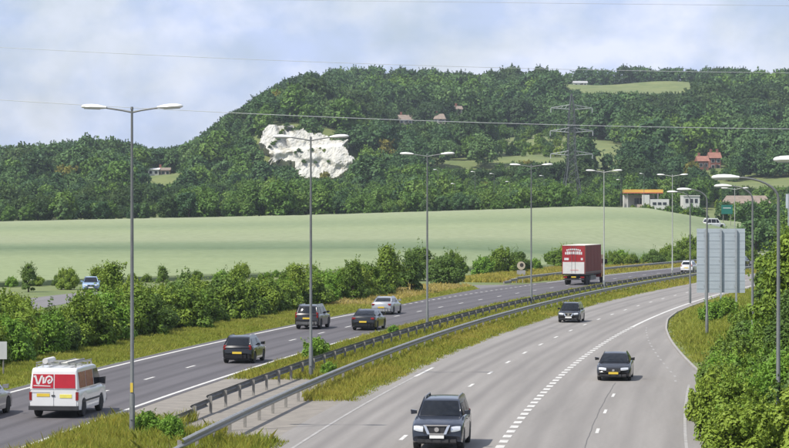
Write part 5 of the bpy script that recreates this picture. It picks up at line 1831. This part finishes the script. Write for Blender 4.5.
for s in (-1, 1):                                       # two rear doors, each with its window
    d = MB().slab([(-VL / 2 - 0.004, s * 0.015, 0.46), (-VL / 2 - 0.004, s * 0.90, 0.46), (-VL / 2 - 0.004, s * 0.90, 1.10), (-VL / 2 - 0.004, s * 0.015, 1.10)], (-0.012, 0, 0)).build('rear_door', WHITE, van)
    MB().slab([(xr_(1.17) - 0.006, s * 0.025, 1.17), (xr_(1.17) - 0.006, s * 0.86, 1.17), (xr_(1.70) - 0.006, s * 0.83, 1.71), (xr_(1.70) - 0.006, s * 0.025, 1.71)], (-0.014, 0, 0)).build('rear_window', M_RFILM, d)
    MB().box((-VL / 2 + 0.03, s * 0.925, 0.86), (0.12, 0.10, 0.32)).build('tail_light', M_TAIL, van)
    MB().slab([(1.02, s * (VW / 2 + 0.24), 1.42), (1.02, s * (VW / 2 - 0.02), 1.38), (1.02, s * (VW / 2 - 0.02), 1.16), (1.02, s * (VW / 2 + 0.22), 1.12)], (0.12, 0, 0)).build('mirror', M_PLAS, van)
    for (a0, a1, a2, a3, mt) in ((1.42, 0.86, 0.22, 0.22, M_CARGLASS), (0.08, 0.08, -1.02, -1.02, M_RFILM_S), (-1.14, -1.14, -2.18, -2.16, M_RFILM_S)):
        q = [(a0, 1.16), (a1, 1.78), (a2, 1.78), (a3, 1.16)]
        pts_ = [(x, s * (vy(z) + 0.002), z) for x, z in q]
        if s > 0: pts_ = pts_[::-1]
        MB().slab(pts_, (0, s * 0.014, 0)).build('side_window', mt, van)
    MB().box((-0.3, s * (VW / 2 + 0.004), 0.62), (3.0, 0.02, 0.07)).build('rubbing_strip', M_PLAS, van)
    MB().box((VL / 2 - 0.12, s * 0.72, 0.82), (0.28, 0.36, 0.24)).build('headlight', M_HEADL, van)
# the white script on the red film: a big swash, a short stroke and a loop
def stroke(pts_, w, nm):
    x0 = -2.425 - 0.012
    b_ = MB()
    pts_ = [Vector((0, -a, c)) for a, c in pts_]
    for i in range(len(pts_) - 1):
        a, c = pts_[i], pts_[i + 1]
        d_ = (c - a).normalized(); sd = Vector((0, -d_.z, d_.y)) * w / 2
        q = [a - sd - d_ * w * 0.2, c - sd + d_ * w * 0.2, c + sd + d_ * w * 0.2, a + sd - d_ * w * 0.2]
        b_.slab([Vector((xr_(v.z) - 0.0215 - 0.0007 * i, v.y, v.z)) for v in q], (-0.003, 0, 0))
    return b_.build(nm, M_WLET, van)
stroke([(-0.80, 1.62), (-0.74, 1.64), (-0.66, 1.36), (-0.60, 1.34), (-0.50, 1.62), (-0.46, 1.64)], 0.07, 'lettering')
stroke([(-0.42, 1.58), (-0.42, 1.36)], 0.07, 'lettering')
stroke([(-0.36, 1.38), (-0.30, 1.58), (-0.20, 1.64), (-0.10, 1.60), (-0.06, 1.50), (-0.12, 1.40), (-0.20, 1.36), (-0.24, 1.44), (-0.16, 1.50)], 0.06, 'lettering')
stroke([(-0.80, 1.27), (-0.14, 1.25)], 0.035, 'lettering')
MB().box((-VL / 2 - 0.022, 0.42, 0.90), (0.012, 0.52, 0.12)).build('number_plate', M_YPL, van)
MB().box((-VL / 2 - 0.020, 0.52, 1.0), (0.008, 0.75, 0.022)).build('door_legend', mat('grey_legend', (0.30, 0.30, 0.32), 0.6), van)
MB().box((-VL / 2 - 0.022, -0.48, 0.86), (0.012, 0.48, 0.14)).build('yellow_notice', mat('notice_yellow', (0.75, 0.66, 0.12), 0.6), van)
MB().box((-VL / 2 - 0.025, 0.02, 0.88), (0.03, 0.14, 0.05)).build('door_handle', M_PLAS, van)
MB().box((-VL / 2 - 0.03, 0, 0.40), (0.20, VW * 0.99, 0.16)).build('bumper', M_PLAS, van)
MB().box((VL / 2 - 0.03, 0, 0.50), (0.2, VW * 0.96, 0.26)).build('bumper', M_PLAS, van)
a_, b__ = Vector((1.62, 0, 1.08)), Vector((0.82, 0, VH - 0.06))
MB().slab([a_.lerp(b__, .06) + Vector((0.004, -0.9, 0.004)), a_.lerp(b__, .06) + Vector((0.004, 0.9, 0.004)), a_.lerp(b__, .93) + Vector((0.004, 0.82, 0.004)), a_.lerp(b__, .93) + Vector((0.004, -0.82, 0.004))], (0.012, 0, 0.012)).build('windscreen', M_CARGLASS, van)
add_wheels(van, (-1.45, 1.48), VW / 2, 0.34, 0.23)
rk = MB()
for x in (-2.05, -1.1, -0.1, 0.5):
    rk.box((x, 0, VH + 0.10), (0.05, 1.60, 0.04)).box((x, 0.78, VH + 0.04), (0.05, 0.05, 0.14)).box((x, -0.78, VH + 0.04), (0.05, 0.05, 0.14))
for s in (-1, 1):
    rk.tube([(-2.1, s * 0.78, VH + 0.17), (0.55, s * 0.78, VH + 0.17)], 0.022, 6)
rk.build('roof_rack', M_GALV, van)
tube_ = MB().tube([(-2.15, 0.42, VH + 0.235), (-0.9, 0.42, VH + 0.235)], 0.11, 14)
o = tube_.build('carrying_tube', M_RENDW, None, True, 50)
o.matrix_world = van.matrix_basis @ Matrix.Identity(4)
tag(o, 'white tube lying on the roof rack of the white van', 'tube')
ld = thing('ladder', 'metal ladder lying on the roof rack of the white van', 'ladder', tuple(van.location), van.rotation_euler.z)
for y in (-0.15, -0.50):
    MB().box((-0.85, y, VH + 0.17), (2.7, 0.04, 0.08)).build('rail', M_GALV, ld)
for i in range(9):
    MB().tube([(-2.05 + i * 0.29, -0.15, VH + 0.17), (-2.05 + i * 0.29, -0.50, VH + 0.17)], 0.016, 6).build('rung', M_GALV, ld)

# ---- red box lorry
pl = P(274.0, -11.9)
lo = thing('lorry', 'red box lorry with white lower rear panel driving away along the bend', 'lorry', (pl.x, pl.y, 0.024), head(275.0))
M_LRED = paint('lorry_red', (0.30, 0.020, 0.024), 0.0)
M_CURT = mat('red_curtain', (0.19, 0.026, 0.026), 0.55, var=0.12, scale=1.2)
M_LWH = mat('lorry_white', (0.58, 0.57, 0.54), 0.5, var=0.06)
bl, bw, z0, z1 = 9.6, 2.5, 1.22, 4.30
MB().box((0.02, 0, (z0 + z1) / 2), (bl - 0.06, bw - 0.06, z1 - z0)).build('box_body', M_CURT, lo)
MB().box((0, 0, z1 + 0.03), (bl, bw, 0.06)).build('roof', mat('lorry_roof', (0.66, 0.60, 0.52), 0.6, var=0.1), lo)
MB().box((0, 0, z0 - 0.06), (bl, bw, 0.12)).build('floor_frame', M_PLAS, lo)
# curtain folds and buckles on both sides
for s in (-1, 1):
    for i in range(16):
        MB().box((-bl / 2 + 0.35 + i * 0.59, s * (bw / 2 - 0.018), (z0 + z1) / 2), (0.05, 0.03, z1 - z0 - 0.12)).build('curtain_fold', mat('curtain_seam', (0.17, 0.022, 0.022), 0.6), lo)
    MB().box((0, s * (bw / 2 + 0.002), z0 + 0.14), (bl - 0.1, 0.02, 0.10)).build('side_rail', M_GALV_DARK, lo)
xb = -bl / 2
for s in (-1, 1):
    d = MB().box((xb - 0.02, s * 0.605, z0 + 2.17), (0.05, 1.20, 1.72)).build('rear_door', M_LRED, lo)
    MB().tube([(xb - 0.07, s * 0.2, z0 + 0.1), (xb - 0.07, s * 0.2, z1 - 0.05)], 0.02, 6).build('locking_bar', M_GALV_DARK, d, True)
    MB().box((xb + 0.03, s * (bw / 2 - 0.03), (z0 + z1) / 2), (0.12, 0.10, z1 - z0)).build('corner_post', M_LRED, lo)
MB().box((xb - 0.035, 0, z0 + 0.66), (0.07, 2.38, 1.28)).build('tail_lift', M_LWH, lo)
# worn white lettering on the doors, too far off to read: an arched row of blocks over a second row, and two square marks
b_ = MB()
rr_ = np.random.default_rng(5)
for i in range(8):
    t = (i - 3.5) / 3.5
    b_.box((xb - 0.052, -t * 0.72, z0 + 2.66 - 0.10 * t * t + 0.03 * rr_.random()), (0.012, 0.15, 0.17))
b_.build('lettering', M_WLET, lo)
b_ = MB()
for i in range(9):
    t = (i - 4) / 4
    b_.box((xb - 0.052, -t * 0.86, z0 + 2.30 - 0.05 * t * t), (0.012, 0.17, 0.26 + 0.08 * rr_.random()))
b_.build('lettering', M_WLET, lo)
for y in (0.78, -0.92):
    MB().box((xb - 0.053, y, z0 + 1.62), (0.012, 0.5 if y > 0 else 0.22, 0.24)).build('lettering', M_WLET, lo)
MB().box((xb - 0.075, -0.1, z0 + 0.42), (0.012, 0.9, 0.10)).build('lettering', mat('faded_red_lettering', (0.55, 0.30, 0.28), 0.6), lo)
for s in (-1, 1):
    MB().box((xb + 0.10, s * 0.95, 0.86), (0.12, 0.42, 0.16)).build('tail_light', M_TAIL, lo)
MB().box((xb + 0.08, 0, 0.62), (0.12, 2.3, 0.14)).build('bumper', M_PLAS, lo)
MB().box((xb + 0.02, 0, 0.88), (0.03, 0.52, 0.12)).build('number_plate', M_YPL, lo)
MB().box((0, 0, 0.88), (bl * 0.92, 0.9, 0.40)).build('chassis', M_PLAS, lo)
for s in (-1, 1):
    MB().box((0.6, s * 1.1, 0.72), (3.2, 0.08, 0.5)).build('side_guard', M_GALV_DARK, lo)
    MB().box((xb + 1.0, s * 1.0, 0.95), (1.2, 0.5, 0.05)).build('mudguard', M_PLAS, lo)
cabx = bl / 2 + 1.15
MB().box((cabx, 0, 1.9), (1.9, 2.4, 2.5)).build('cab', M_LRED, lo)
MB().box((cabx + 0.97, 0, 2.3), (0.06, 2.1, 0.9)).build('windscreen', M_CARGLASS, lo)
for s in (-1, 1):
    MB().box((cabx + 0.3, s * 1.21, 2.35), (0.9, 0.04, 0.8)).build('side_window', M_CARGLASS, lo)
    MB().box((cabx + 0.9, s * 1.42, 2.4), (0.12, 0.25, 0.5)).build('mirror', M_PLAS, lo)
add_wheels(lo, (xb + 1.5, xb + 2.75, cabx), 1.22, 0.50, 0.30)

# ------------------------------------------------------------------ haze: thin pale air round the whole scene
hb = MB()
hb.box((0, 2550, 66), (4600, 5700, 136))
hm = bpy.data.materials.new('pale_air')
hm.use_nodes = True
hn, hl_ = hm.node_tree.nodes, hm.node_tree.links
hn.clear()
ho = hn.new('ShaderNodeOutputMaterial')
pvn = hn.new('ShaderNodeVolumePrincipled')
pvn.inputs['Color'].default_value = (0.78, 0.88, 1.0, 1)
pvn.inputs['Density'].default_value = 0.000085
pvn.inputs['Anisotropy'].default_value = 0.0
hl_.new(pvn.outputs['Volume'], ho.inputs['Volume'])
hz_o = hb.build('haze', hm)
tag(hz_o, 'thin pale summer haze over the valley', 'haze', kind='stuff')
